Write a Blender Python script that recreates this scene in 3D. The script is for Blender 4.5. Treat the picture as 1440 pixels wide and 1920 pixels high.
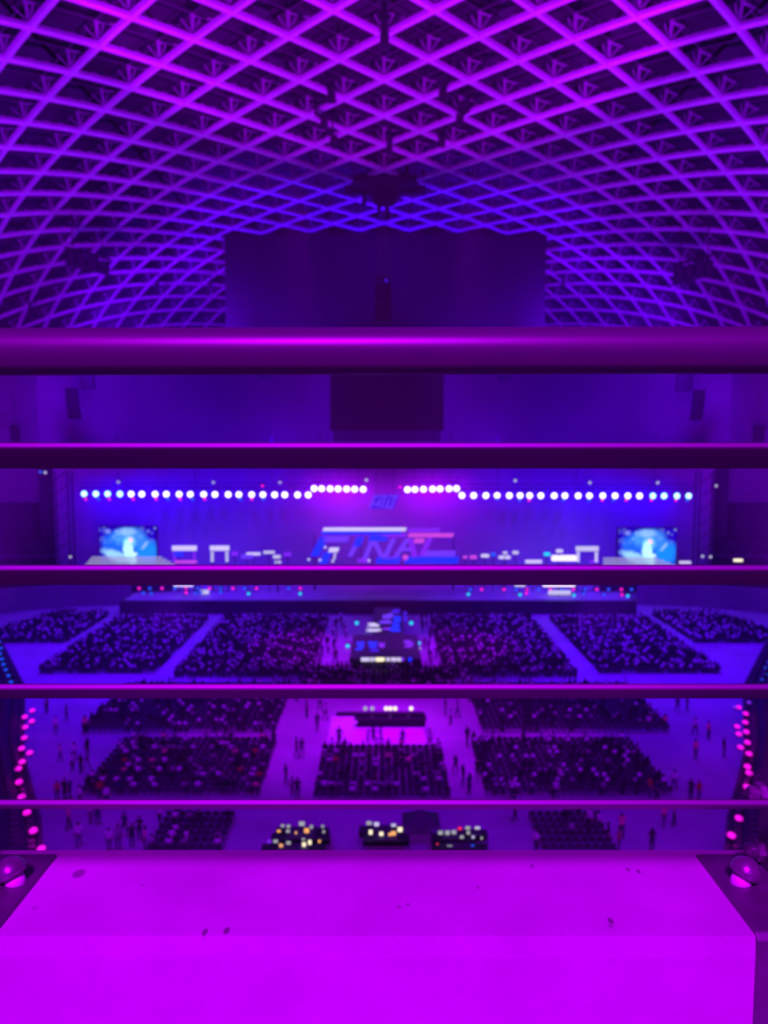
import bpy, bmesh, math, random
from mathutils import Vector, Matrix
random.seed(7)
C = bpy.context.scene.collection
for o in list(bpy.data.objects): bpy.data.objects.remove(o)
PI = math.pi

# ------------------------------------------------------------------ camera
T_PITCH = 0.09
PITCH = math.atan(T_PITCH)
FPX = 1442.0
cam_d = bpy.data.cameras.new('camera'); cam = bpy.data.objects.new('camera', cam_d); C.objects.link(cam)
cam.location = (0, 0, 0); cam.rotation_euler = (PI/2-PITCH, 0, 0)
cam_d.sensor_fit = 'VERTICAL'; cam_d.sensor_height = 36; cam_d.lens = FPX/1920*36
cam_d.clip_start = 0.05; cam_d.clip_end = 600
cam_d.dof.use_dof = True; cam_d.dof.focus_distance = 0.84; cam_d.dof.aperture_fstop = 6.8
bpy.context.scene.camera = cam

# ------------------------------------------------------------------ world, colour management, lights
sc = bpy.context.scene
w = bpy.data.worlds.new('World'); sc.world = w; w.use_nodes = True
w.node_tree.nodes['Background'].inputs[0].default_value = (0.22, 0.0, 1.0, 1)
w.node_tree.nodes['Background'].inputs[1].default_value = 0.05
sc.view_settings.view_transform = 'Standard'; sc.view_settings.look = 'None'
sc.view_settings.exposure = 0; sc.view_settings.gamma = 1; sc.view_settings.use_curve_mapping = False
sc.cycles.use_denoising = True
sc.cycles.max_bounces = 4; sc.cycles.diffuse_bounces = 2; sc.cycles.glossy_bounces = 2
sc.cycles.sample_clamp_indirect = 4

def lamp(name, kind, loc, col, power, radius=0.5, aim=None, angle=60, blend=0.6):
    d = bpy.data.lights.new(name, kind); d.color = col; d.energy = power
    d.shadow_soft_size = radius
    o = bpy.data.objects.new(name, d); C.objects.link(o); o.location = loc
    if kind == 'SPOT':
        d.spot_size = math.radians(angle); d.spot_blend = blend
    if aim is not None:
        o.rotation_euler = (Vector(aim)-Vector(loc)).to_track_quat('-Z', 'Y').to_euler()
    return o
MAG = (0.62, 0.0, 1.0); VIO = (0.30, 0.0, 1.0); BLU = (0.06, 0.0, 1.0); PUR = (0.16, 0.0, 1.0)
# wash on the near balcony, from high up behind the spectator
lamp('balcony_wash', 'SPOT', (-0.8, -6.0, 6.3), (0.53, 0, 0.95), 7900, 0.9, (0, 0.85, -0.4), 40, 0.5)
# magenta beams thrown up at the roof from the near stand
for sx in (-1, 1):
    lamp('roof_wash', 'SPOT', (sx*22, 38, -10), (0.30, 0, 1), 335000, 1.5, (sx*58, 88, 28), 82, 0.8)
lamp('roof_wash', 'SPOT', (0, 34, -14), (0.40, 0, 1), 470000, 1.5, (0, 71.5, 42), 49, 0.2)
for sx in (-1, 1):
    lamp('flank_wash', 'SPOT', (sx*20, 78, -20), (0.20, 0, 1), 110000, 1.5, (sx*66, 122, 22), 80, 0.9)
    lamp('flank_wash', 'SPOT', (sx*18, 120, -12), (0.10, 0, 1), 5000, 1.5, (sx*52, 185, 30), 80, 0.9)
    # blue beams from the stage up to the far roof
    lamp('stage_beam', 'SPOT', (sx*18, 130, -6), (0.05, 0, 1), 200000, 1.0, (sx*16, 148, 40), 66, 0.7)
    # end wall behind the stage
    lamp('end_wall_wash', 'SPOT', (sx*48, 130, 22), (0.13, 0, 1), 190000, 2.0, (sx*34, 226, 2), 100, 0.8)
    # floor wash: blue at the sides
    lamp('floor_wash', 'SPOT', (sx*26, 84, 26), (0.04, 0, 1), 80000, 1.5, (sx*42, 84, -27), 68, 0.7)
    lamp('floor_wash', 'SPOT', (sx*20, 40, 22), (0.12, 0, 1), 45000, 1.5, (sx*20, 58, -27), 60, 0.8)
    lamp('floor_wash', 'SPOT', (sx*24, 100, 26), (0.08, 0, 1), 200000, 1.5, (sx*34, 108, -27), 78, 0.8)
    lamp('aisle_wash', 'SPOT', (sx*9, 78, 26), (0.40, 0, 1), 110000, 1.0, (sx*7.5, 72, -27), 34, 0.9)
    lamp('aisle_wash', 'SPOT', (sx*9, 84, 26), (0.42, 0, 1), 150000, 1.0, (sx*8.6, 99, -27), 22, 0.9)
    # wash on the curtain and the outfield stands
    lamp('curtain_wash', 'SPOT', (sx*30, 112, 4), (0.03, 0, 1), 26000, 1.5, (sx*28, 139, -12), 95, 0.8)
    lamp('outfield_wash', 'SPOT', (sx*50, 100, 10), (0.12, 0, 1), 9000, 1.5, (sx*68, 145, -14), 50, 0.8)
lamp('platform_wash', 'SPOT', (0, 62, 26), (0.50, 0, 1), 30000, 1.0, (0, 72, -27), 17, 0.5)
# violet fill added from the viewer's side to brighten the walking people
lamp('front_fill', 'SPOT', (0, 6, 8), (0.40, 0, 1), 46000, 1.0, (0, 60, -27), 70, 0.8)

# ------------------------------------------------------------------ helpers
def unit_ray(px, py):
    u = (px-720)/FPX; v = (960-py)/FPX
    c, s = math.cos(PITCH), math.sin(PITCH)
    return Vector((u, c+v*s, -s+v*c))
GZ = -27.5
def G(px, py, z=GZ):
    d = unit_ray(px, py); return d*(z/d.z)
def P(px, py, Y):
    d = unit_ray(px, py); return d*(Y/d.y)

def mat(name, col, rough=0.6, metal=0.0, noise=0.0, nscale=20.0, bump=0.0, emit=None, strength=0.0, spec=0.5):
    m = bpy.data.materials.new(name); m.use_nodes = True
    nt = m.node_tree; b = nt.nodes['Principled BSDF']
    b.inputs['Base Color'].default_value = (*col, 1); b.inputs['Roughness'].default_value = rough
    b.inputs['Metallic'].default_value = metal
    b.inputs['Specular IOR Level'].default_value = spec
    if emit:
        b.inputs['Emission Color'].default_value = (*emit, 1); b.inputs['Emission Strength'].default_value = strength
    if noise or bump:
        tc = nt.nodes.new('ShaderNodeTexCoord'); n = nt.nodes.new('ShaderNodeTexNoise')
        n.inputs['Scale'].default_value = nscale; n.inputs['Detail'].default_value = 4
        nt.links.new(tc.outputs['Object'], n.inputs['Vector'])
        if noise:
            r = nt.nodes.new('ShaderNodeValToRGB')
            r.color_ramp.elements[0].position = 0.3; r.color_ramp.elements[1].position = 0.7
            r.color_ramp.elements[0].color = (*[c*(1-noise) for c in col], 1)
            r.color_ramp.elements[1].color = (*[min(1, c*(1+noise)) for c in col], 1)
            nt.links.new(n.outputs['Fac'], r.inputs['Fac']); nt.links.new(r.outputs['Color'], b.inputs['Base Color'])
        if bump:
            bp = nt.nodes.new('ShaderNodeBump'); bp.inputs['Strength'].default_value = bump
            bp.inputs['Distance'].default_value = 0.002
            nt.links.new(n.outputs['Fac'], bp.inputs['Height']); nt.links.new(bp.outputs['Normal'], b.inputs['Normal'])
    return m

class MB:
    """collects shapes into one mesh"""
    def __init__(s): s.v = []; s.f = []; s.mi = []
    def add(s, vs, fs, mi=0):
        k = len(s.v); s.v += [tuple(v) for v in vs]; s.f += [tuple(i+k for i in f) for f in fs]; s.mi += [mi]*len(fs)
        return s
    def box(s, c, size, M=None, mi=0):
        x, y, z = (a/2 for a in size)
        vs = [Vector((i*x, j*y, k*z)) for i in (-1, 1) for j in (-1, 1) for k in (-1, 1)]
        if M is not None: vs = [M @ v for v in vs]
        vs = [v+Vector(c) for v in vs]
        return s.add(vs, [(0, 1, 3, 2), (4, 6, 7, 5), (0, 4, 5, 1), (2, 3, 7, 6), (0, 2, 6, 4), (1, 5, 7, 3)], mi)
    def bar(s, a, b, w, h, up=(0, 0, 1), mi=0):
        a = Vector(a); b = Vector(b); d = b-a; L = d.length
        if L < 1e-6: return s
        d.normalize(); u = Vector(up)
        if abs(d.dot(u)) > .98: u = Vector((0, 1, 0))
        r = d.cross(u).normalized(); u = r.cross(d)
        M = Matrix((r, d, u)).transposed()
        return s.box((a+b)/2, (w, L, h), M, mi)
    def tube(s, pts, rad, n=12, caps=True, mi=0):
        pts = [Vector(p) for p in pts]; rings = []
        rad = rad if isinstance(rad, (list, tuple)) else [rad]*len(pts)
        up = Vector((0, 0, 1))
        for i, p in enumerate(pts):
            d = (pts[min(i+1, len(pts)-1)]-pts[max(i-1, 0)])
            d = d.normalized() if d.length > 1e-9 else up
            ref = up if abs(d.z) < .95 else Vector((0, 1, 0))
            r = d.cross(ref).normalized(); u = r.cross(d)
            rings.append([p+(r*math.cos(2*PI*k/n)+u*math.sin(2*PI*k/n))*rad[i] for k in range(n)])
        vs = [v for g in rings for v in g]; fs = []
        for i in range(len(pts)-1):
            for k in range(n):
                fs.append((i*n+k, i*n+(k+1) % n, (i+1)*n+(k+1) % n, (i+1)*n+k))
        if caps: fs.append(tuple(range(n))[::-1]); fs.append(tuple((len(pts)-1)*n+k for k in range(n)))
        return s.add(vs, fs, mi)
    def lathe(s, c, prof, n=24, axis=None, mi=0):
        """prof: (radius, height) pairs along axis"""
        c = Vector(c); ax = Vector(axis or (0, 0, 1)).normalized()
        ref = Vector((0, 0, 1)) if abs(ax.z) < .9 else Vector((0, 1, 0))
        r = ax.cross(ref).normalized(); u = r.cross(ax)
        vs = []; fs = []
        for (ra, h) in prof:
            vs += [c+ax*h+(r*math.cos(2*PI*k/n)+u*math.sin(2*PI*k/n))*ra for k in range(n)]
        for i in range(len(prof)-1):
            for k in range(n): fs.append((i*n+k, i*n+(k+1) % n, (i+1)*n+(k+1) % n, (i+1)*n+k))
        fs.append(tuple(range(n))[::-1]); fs.append(tuple((len(prof)-1)*n+k for k in range(n)))
        return s.add(vs, fs, mi)
    def prism(s, poly, y0, y1, mi=0):
        """poly in the XZ plane, extruded along Y"""
        n = len(poly)
        vs = [(x, y0, z) for x, z in poly]+[(x, y1, z) for x, z in poly]
        fs = [tuple(range(n)), tuple(range(2*n-1, n-1, -1))]+[(i, i+n, (i+1) % n+n, (i+1) % n) for i in range(n)]
        return s.add(vs, fs, mi)
    def mesh(s, name, mats, smooth=False):
        me = bpy.data.meshes.new(name); me.from_pydata(s.v, [], s.f)
        for m in (mats if isinstance(mats, (list, tuple)) else [mats]): me.materials.append(m)
        for p, i in zip(me.polygons, s.mi): p.material_index = i
        bm = bmesh.new(); bm.from_mesh(me); bmesh.ops.recalc_face_normals(bm, faces=bm.faces); bm.to_mesh(me); bm.free()
        if smooth:
            for p in me.polygons: p.use_smooth = True
        return me
    def build(s, name, mats, parent=None, smooth=False, loc=None):
        o = bpy.data.objects.new(name, s.mesh(name, mats, smooth)); C.objects.link(o)
        if parent is not None: o.parent = parent
        if loc is not None: o.location = loc
        return o

def tag(o, label=None, cat=None, group=None, kind=None):
    if label: o['label'] = label
    if cat: o['category'] = cat
    if group: o['group'] = group
    if kind: o['kind'] = kind
    return o
def empty(name, loc=(0, 0, 0), rz=0, label=None, cat=None, group=None):
    o = bpy.data.objects.new(name, None); C.objects.link(o); o.location = loc; o.rotation_euler = (0, 0, rz)
    o.empty_display_size = 0.2
    return tag(o, label, cat, group)
def copy_tree(o, loc, rz=None, label=None, group=None):
    c = o.copy(); C.objects.link(c); c.location = loc
    if rz is not None: c.rotation_euler = (0, 0, rz)
    if label: c['label'] = label
    if group: c['group'] = group
    for ch in list(o.children):
        d = ch.copy(); C.objects.link(d); d.parent = c
        for g in list(ch.children):
            e = g.copy(); C.objects.link(e); e.parent = d
    return c
def bevel(o, wd, seg=2):
    m = o.modifiers.new('bevel', 'BEVEL'); m.width = wd; m.segments = seg; m.limit_method = 'ANGLE'; m.angle_limit = math.radians(35)
    return o
ORD = ['first', 'second', 'third', 'fourth', 'fifth', 'sixth', 'seventh', 'eighth', 'ninth', 'tenth', 'eleventh', 'twelfth', 'thirteenth',
       'fourteenth', 'fifteenth', 'sixteenth', 'seventeenth', 'eighteenth', 'nineteenth', 'twentieth', 'twenty-first', 'twenty-second',
       'twenty-third', 'twenty-fourth', 'twenty-fifth', 'twenty-sixth', 'twenty-seventh', 'twenty-eighth', 'twenty-ninth', 'thirtieth']

# ------------------------------------------------------------------ materials
M = {}
M['lattice'] = mat('lattice_paint', (.78, .78, .78), .55, noise=.08, nscale=.6)
M['strut'] = mat('strut_paint', (.38, .38, .38), .6)
M['upper'] = mat('upper_paint', (.10, .10, .10), .6)
M['deck'] = mat('roof_deck', (.045, .045, .045), .8, noise=.35, nscale=.25)
M['wall'] = mat('end_wall', (.50, .50, .50), .8, noise=.05, nscale=.04)
M['floor'] = mat('field_cover', (.42, .42, .42), .75, noise=.15, nscale=.25)
M['dark'] = mat('matt_black', (.02, .02, .022), .6)
M['dgrey'] = mat('dark_grey', (.06, .06, .065), .6)
M['mid'] = mat('mid_grey', (.22, .22, .22), .65, noise=.1, nscale=1)
M['scrim'] = mat('stage_backdrop_cloth', (.50, .50, .50), .9, noise=.12, nscale=.08)
M['seat'] = mat('seat_plastic', (.075, .075, .08), .5)
M['stand'] = mat('stand_concrete', (.055, .055, .06), .8, noise=.2, nscale=.5)
M['board'] = mat('screen_off', (.018, .017, .018), .5, noise=.06, nscale=.1)
M['rail'] = mat('handrail_paint', (.085, .085, .10), .38, noise=.03, nscale=30, spec=.75)
M['slat'] = mat('slat_steel', (.22, .22, .24), .55, metal=.9)
M['plate'] = mat('plate_steel', (.17, .17, .19), .45, metal=.5, noise=.15, nscale=40, bump=.15)
M['nut'] = mat('nut_steel', (.30, .30, .32), .3, metal=.6, noise=.2, nscale=120, bump=.3)
M['washer'] = mat('washer_plastic', (.85, .85, .85), .5)

def concrete():
    m = mat('curb_concrete', (.60, .60, .60), .85)
    nt = m.node_tree; b = nt.nodes['Principled BSDF']; L = nt.links.new; N = nt.nodes.new
    tc = N('ShaderNodeTexCoord')
    n1 = N('ShaderNodeTexNoise'); n1.inputs['Scale'].default_value = 9; n1.inputs['Detail'].default_value = 6
    n2 = N('ShaderNodeTexNoise'); n2.inputs['Scale'].default_value = 260; n2.inputs['Detail'].default_value = 3
    L(tc.outputs['Object'], n1.inputs['Vector']); L(tc.outputs['Object'], n2.inputs['Vector'])
    r = N('ShaderNodeValToRGB'); r.color_ramp.elements[0].position = .3; r.color_ramp.elements[1].position = .7
    r.color_ramp.elements[0].color = (.52, .52, .52, 1); r.color_ramp.elements[1].color = (.64, .64, .64, 1)
    L(n1.outputs['Fac'], r.inputs['Fac'])
    # tiny air holes and grains
    r2 = N('ShaderNodeValToRGB'); r2.color_ramp.elements[0].position = .25; r2.color_ramp.elements[1].position = .36
    r2.color_ramp.elements[0].color = (.6, .6, .6, 1); r2.color_ramp.elements[1].color = (1, 1, 1, 1)
    L(n2.outputs['Fac'], r2.inputs['Fac'])
    mx = N('ShaderNodeMixRGB'); mx.blend_type = 'MULTIPLY'; mx.inputs['Fac'].default_value = .5
    L(r.outputs['Color'], mx.inputs['Color1']); L(r2.outputs['Color'], mx.inputs['Color2'])
    last = mx.outputs['Color']
    # stains and drips with a place of their own on the curb
    sep = N('ShaderNodeSeparateXYZ'); L(tc.outputs['Object'], sep.inputs['Vector'])
    def madd(a, op, bval):
        n = N('ShaderNodeMath'); n.operation = op; L(a, n.inputs[0])
        if isinstance(bval, (int, float)): n.inputs[1].default_value = bval
        else: L(bval, n.inputs[1])
        return n.outputs[0]
    for (px, py, rx, ry, dk) in [(148, 1638, .0078, .0062, .45), (384, 1748, .003, .004, .35), (425, 1745, .0036, .004, .35), (1145, 1727, .0032, .004, .4),
                                 (1145, 1737, .0028, .002, .6), (1177, 1630, .0026, .003, .5), (1197, 1634, .0026, .003, .45), (998, 1624, .003, .003, .6), (896, 1664, .0022, .002, .65),
                                 (765, 1696, .0022, .002, .6), (748, 1700, .0022, .002, .6), (267, 1660, .002, .002, .7), (65, 1703, .004, .003, .8)]:
        q = G(px, py, -.513)
        ax = madd(madd(sep.outputs['X'], 'SUBTRACT', q.x), 'DIVIDE', rx)
        ay = madd(madd(sep.outputs['Y'], 'SUBTRACT', q.y), 'DIVIDE', ry*1.6)
        dd = madd(madd(ax, 'MULTIPLY', ax), 'ADD', madd(ay, 'MULTIPLY', ay))
        mr = N('ShaderNodeMapRange'); L(dd, mr.inputs['Value'])
        mr.inputs['From Min'].default_value = .55; mr.inputs['From Max'].default_value = 1.1
        mr.inputs['To Min'].default_value = dk; mr.inputs['To Max'].default_value = 1
        m3 = N('ShaderNodeMixRGB'); m3.blend_type = 'MULTIPLY'; m3.inputs['Fac'].default_value = 1
        L(last, m3.inputs['Color1']); L(mr.outputs['Result'], m3.inputs['Color2']); last = m3.outputs['Color']
    L(last, b.inputs['Base Color'])
    bp = N('ShaderNodeBump'); bp.inputs['Strength'].default_value = .5; bp.inputs['Distance'].default_value = .0006
    L(n2.outputs['Fac'], bp.inputs['Height']); L(bp.outputs['Normal'], b.inputs['Normal'])
    return m
M['concrete'] = concrete()

def em(name, col, s):
    return mat(name, (.05, .05, .05), .6, emit=col, strength=s)
def em_(name, col, s):
    return mat(name, (.05, .05, .05), .6, emit=col, strength=s)
E_ = {'white': em('lamp_white', (1, .93, 1), 3), 'bluewhite': em('lamp_blue_white', (.35, .78, 1), 3.2), 'dim': em('lamp_dim_white', (.55, .5, .75), 1.1),
      'pink': em('lamp_pink', (1, .01, .55), 1.3), 'blue': em('lamp_blue', (.0, .08, 1), 1.2), 'cyan': em('lamp_cyan', (.0, .65, 1), 1.2), 'red': em('lamp_red', (1, .02, .08), 1.2),
      'warm': em('screen_warm', (1, .85, .55), 1.4), 'orange': em('screen_orange', (1, .42, .12), 1.2), 'grey': em('screen_grey', (.6, .6, .62), .7), 'grn': em('lamp_pale_green', (.45, .85, .75), 1.2),
      'ball': em('lamp_magenta', (1, .006, .85), 1.25), 'violet': em('panel_violet', (.25, .02, 1), .9), 'sblue': em('panel_blue', (.0, .02, 1), 1.6), 'sviolet': em('panel_soft_violet', (.16, .04, 1), 1.0),
      'pale': em('panel_pale', (.72, .62, 1), 1.0), 'spink': em('panel_pink', (.8, .08, .9), .8), 'deep': em('panel_deep_violet', (.05, .01, .8), .9), 'step': em('step_glow', (.60, .52, .85), .6)}

# ------------------------------------------------------------------ dome surface (plan grid of the roof lattice)
WU = 4.8
PF = [25.19478, 1.03586, -0.05793, -0.04853, 0.13789, 8.60791, -0.26835, -0.48019, 0.1214, 0.10637, 0.01173, -0.0783, -0.25177, -0.09735, 0.09008]
def dome(m, n, off=0.0):
    def raw(m, n):
        X = m*(1+PF[2]*1e-3*m*m+PF[3]*1e-3*n); Y = PF[0]+PF[1]*n+PF[4]*1e-2*n*n
        a, b = m/10, n/10
        Z = sum(c*f for c, f in zip(PF[5:], (1, a*a, a**4, b, b*b, b**3, a*a*b, a*a*b*b, b**4, a**4*b)))
        return Vector((X, Y, Z))*WU
    p = raw(m, n)
    if off:
        nx = (raw(m+.1, n)-p).cross(raw(m, n+.1)-p).normalized()
        if nx.z < 0: nx = -nx
        p = p+nx*off
    return p
ZWALL = 21.5
def contour(th):
    """plan point in (m, n) where the dome comes down to the top of the ring wall"""
    lo, hi = 0.0, 26.0
    c = (0, 5)
    f = lambda r: dome(math.cos(th)*r, c[1]+math.sin(th)*r).z
    r = 1.0
    while r < 26 and f(r) > ZWALL: r += .25
    return math.cos(th)*r, c[1]+math.sin(th)*r

# ------------------------------------------------------------------ setting: floor, ceiling, ring wall
mb = MB(); mb.add([(-130, -5, GZ), (130, -5, GZ), (130, 260, GZ), (-130, 260, GZ)], [(0, 1, 2, 3)])
tag(mb.build('floor', M['floor']), 'smooth protective field cover on the arena floor', 'floor', kind='structure')
mb = MB(); NM, NN = 44, 44; vs = []
for j in range(NN+1):
    for i in range(NM+1):
        vs.append(dome(-20+40*i/NM, -17+42*j/NN, 4.6))
fs = [(j*(NM+1)+i, j*(NM+1)+i+1, (j+1)*(NM+1)+i+1, (j+1)*(NM+1)+i) for j in range(NN) for i in range(NM)]
mb.add(vs, fs)
tag(mb.build('ceiling', M['deck'], smooth=True), 'dark roof deck above the steel lattice', 'ceiling', kind='structure')
ring = [contour(math.radians(-60+300*k/96)) for k in range(97)]
rp = [dome(a, b) for a, b in ring]
rp = [p for p in rp if p.y > 30]
def wall_piece(name, pts, label):
    mb = MB(); out = []
    for p in pts:
        c = Vector((0, 140, 0)); d = Vector((p.x, p.y-140, 0)).normalized()
        out += [(p.x, p.y, GZ), (p.x, p.y, ZWALL+1.5), (p.x+d.x, p.y+d.y, ZWALL+1.5), (p.x+d.x, p.y+d.y, GZ)]
    n = len(pts)
    for i in range(n-1):
        for a, b in ((0, 1), (1, 2), (2, 3)):
            mb.f.append((i*4+a, i*4+b, (i+1)*4+b, (i+1)*4+a)); mb.mi.append(0)
    mb.v += out
    return tag(mb.build(name, M['wall'], smooth=True), label, 'wall', kind='structure')
ia = [i for i, p in enumerate(rp) if p.y > 170]
i0, i1 = ia[0], ia[-1]
wall_piece('wall_right', rp[:i0+1], 'plain ring wall along the far side of the arena')
wall_piece('wall_back', rp[i0:i1+1], 'plain end wall behind the stage')
wall_piece('wall_left', rp[i1:], 'plain ring wall along the near side of the arena')

# ------------------------------------------------------------------ roof lattice
roof = empty('roof_lattice', dome(0, 4), 0, 'white steel diagrid of crossing beams under the domed roof', 'roof truss')
RI = roof.matrix_world.inverted() if False else Matrix.Translation(-Vector(roof.location))
def chord(points, w, h, name, m):
    mb = MB(); n = len(points); vs = []
    for i, p in enumerate(points):
        d = (points[min(i+1, n-1)]-points[max(i-1, 0)]).normalized()
        up = Vector((-p.x*.006, 0, 1)).normalized()
        up = Vector((p.x/WU*.06, 0, 1)).normalized()
        r = d.cross(up).normalized(); u = r.cross(d)
        q = p-Vector(roof.location)
        vs += [q+r*w/2+u*h/2, q-r*w/2+u*h/2, q-r*w/2-u*h/2, q+r*w/2-u*h/2]
    fs = [(i*4+k, i*4+(k+1) % 4, (i+1)*4+(k+1) % 4, (i+1)*4+k) for i in range(n-1) for k in range(4)]
    fs += [(0, 1, 2, 3), tuple((n-1)*4+k for k in (3, 2, 1, 0))]
    mb.add(vs, fs)
    return mb.build(name, m, roof)
MMAX = 18
def okp(p): return p.z > ZWALL-.5
for fam in (1, -1):
    for c in range(-34, 44, 2):
        for off, w, h, name, m in ((0, .56, .46, 'chord', M['lattice']), (2.4, .14, .14, 'upper_chord', M['upper'])):
            pts = []
            for k in range(-4*MMAX, 4*MMAX+1):
                mm = k/4; nn = fam*mm+c
                if nn < -14 or nn > 25: continue
                p = dome(mm, nn, off)
                if dome(mm, nn).z > ZWALL-.5: pts.append(p)
            if len(pts) > 3: chord(pts, w, h, name, m)
# node webs: a post and four stays above each crossing, up to the upper layer
nodes = []
for mI in range(-MMAX, MMAX+1):
    for nI in range(-13, 25):
        if (mI+nI) % 2: continue
        p = dome(mI, nI)
        if okp(p): nodes.append((p.length, mI, nI))
nodes.sort()
rest = MB()
def web(mb, mI, nI):
    o = Vector(roof.location); p = dome(mI, nI)-o; q = dome(mI, nI, 2.4)-o
    mb.bar(p, q, .32, .32)
    up = (q-p).normalized()
    for a, b in ((1, 1), (-1, 1), (1, -1), (-1, -1)):
        e = dome(mI+a*.20, nI+b*.20, 1.5)-o
        mb.bar(p+up*.3, e, .08, .08)
    # cleats on the chords beside the crossing
    for a, b in ((1, 1), (-1, 1), (1, -1), (-1, -1)):
        for t_ in (.36, .60):
            e = dome(mI+a*t_, nI+b*t_)-o
            rest.box(e+up*.36, (.26, .20, .34))
    # a short header and its brace at the top of the post
    e2 = dome(mI+.42, nI+.12, 2.0)-o
    mb.bar(q-up*.2, e2, .24, .10); mb.bar(e2, p+up*.3, .07, .07)
vis = [x for x in nodes if x[2] > -11]
for k, (_, mI, nI) in enumerate(vis):
    if k < 90:
        b = MB(); web(b, mI, nI); b.build('node_strut', M['strut'], roof)
    else: web(rest, mI, nI)
for (_, mI, nI) in nodes:
    if nI <= -11: web(rest, mI, nI)
ro = rest.build('node_struts', M['strut'], roof); tag(ro, 'smaller far struts above the crossings', kind='stuff')
# rafters between deck and lattice, seen as dark ribs
for k in range(-6, 7):
    pts = [dome(k*2.6, nn/2, 3.6) for nn in range(-28, 44) if dome(k*2.6, nn/2).z > ZWALL]
    if len(pts) > 3: chord(pts, 1.5, .5, 'rafter', M['dgrey'])

# ------------------------------------------------------------------ near railing
def xbar(sec, x0, x1, name, m, parent=None, smooth=False):
    """section (y, z) points swept along X"""
    n = len(sec); mb = MB()
    vs = [(x0, y, z) for y, z in sec]+[(x1, y, z) for y, z in sec]
    fs = [(i, (i+1) % n, (i+1) % n+n, i+n) for i in range(n)]+[tuple(range(n))[::-1], tuple(range(n, 2*n))]
    mb.add(vs, fs)
    return mb.build(name, m, parent, smooth)
railing = empty('railing', (0, .80, -.513), 0, 'steel balcony railing with a round handrail and four tilted slats above the concrete curb', 'railing')
def rel(o):
    o.location = -Vector(railing.location); return o
hr = rel(MB().tube([(-1.3, .803, .0925), (-.4, .803, .0932), (.4, .803, .0948), (1.3, .803, .0965)], .0240, 48).build('handrail', M['rail'], railing, True))
for i in range(4):
    z = .0011-.1250*i
    A = (.780, z); A2 = (.7765, z-.0063); B2 = (.8167, z-.0291); B = (.8202, z-.0228)
    s = rel(xbar([A, A2, B2, B], -1.3, 1.3, 'slat', M['slat'], railing)); bevel(s, .0022, 3)
def post(X, sx, bolts):
    mb = MB()
    mb.add([(X+dx, y, z) for dx in (0, sx*.012) for y, z in ((.870, -.509), (.905, -.509), (.890, -.30), (.850, .075), (.800, .075), (.855, -.30))],
           [(0, 1, 2, 3, 4, 5), (6, 7, 8, 9, 10, 11)]+[(i, (i+1) % 6, (i+1) % 6+6, i+6) for i in range(6)])
    p = rel(mb.build('post', M['plate'], railing)); bevel(p, .002)
    for z in bolts:
        b = MB(); prof = [(.0085, 0)]; h = .002
        for k in range(6): prof += [(.0092, h), (.0080, h+.0012)]; h += .0026
        prof += [(.0082, h), (.0060, h+.002)]
        b.lathe((X-sx*.001, .887, z), prof, 24, (-sx, 0, 0))
        b.lathe((X-sx*.001, .887, z), [(.0125, -.001), (.0135, .001), (.0135, .006), (.012, .008)], 6, (-sx, 0, 0))
        bo = b.build('threaded_bolt', M['nut'], p)
post(.456, 1, (-.418, -.489)); post(-.485, -1, ())
# base plates folded over the curb
def plate(sx, xi, bx, by):
    X0, X1 = xi, sx*.62
    th = .0045
    out = [(.913, -.513), (.7615, -.513), (.7585, -.518), (.7580, -.536), (.7580, -.90)]
    inn = [(.913, -.513+th), (.7605, -.513+th), (.7545, -.515), (.7530, -.536), (.7530, -.90)]
    sec = out+inn[::-1]
    n = len(sec); mb = MB()
    vs = [(X0, y, z) for y, z in sec]+[(X1, y, z) for y, z in sec]
    fs = [(i, (i+1) % n, (i+1) % n+n, i+n) for i in range(n)]
    for i in range(4): fs += [(i, i+1, 8-i, 9-i), (n+i, n+9-i, n+8-i, n+i+1)]
    mb.add(vs, fs)
    bp = rel(mb.build('base_plate', M['plate'], railing)); bevel(bp, .001)
    ax = Vector((sx*.50, .10, 1)).normalized()
    base = Vector((bx, by, -.5085))
    b = MB(); prof = [(.0130, .0075), (.0165, .009), (.0176, .012)]
    for k in range(1, 9):
        a = k/8*PI/2; prof.append((.0176*math.cos(a)+.0002, .012+.0185*math.sin(a)))
    b.lathe(base, prof, 36, ax)
    tag(b.build('dome_nut', M['nut'], bp, True), 'domed dark steel nut')
    b = MB(); b.lathe(base, [(.0112, -.008), (.0112, .009)], 36, ax)
    tag(b.build('washer', M['washer'], bp, True), 'bright pale collar under the nut')
plate(-1, -.407, -.428, .852); plate(1, .388, .414, .852)

curb = xbar([(.93, -.513), (.7605, -.513), (.7585, -.5360), (.7585, -1.3), (.93, -1.3)], -1.4, 1.4, 'trim_1', M['concrete'])
tag(curb, 'pale concrete curb that carries the balcony railing', 'curb', kind='structure')
balc = MB().box((0, .2, -1.40), (2.8, 1.6, .2)).build('trim_2', M['concrete'])
tag(balc, 'concrete balcony floor behind the curb', 'balcony floor', kind='structure')

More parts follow.
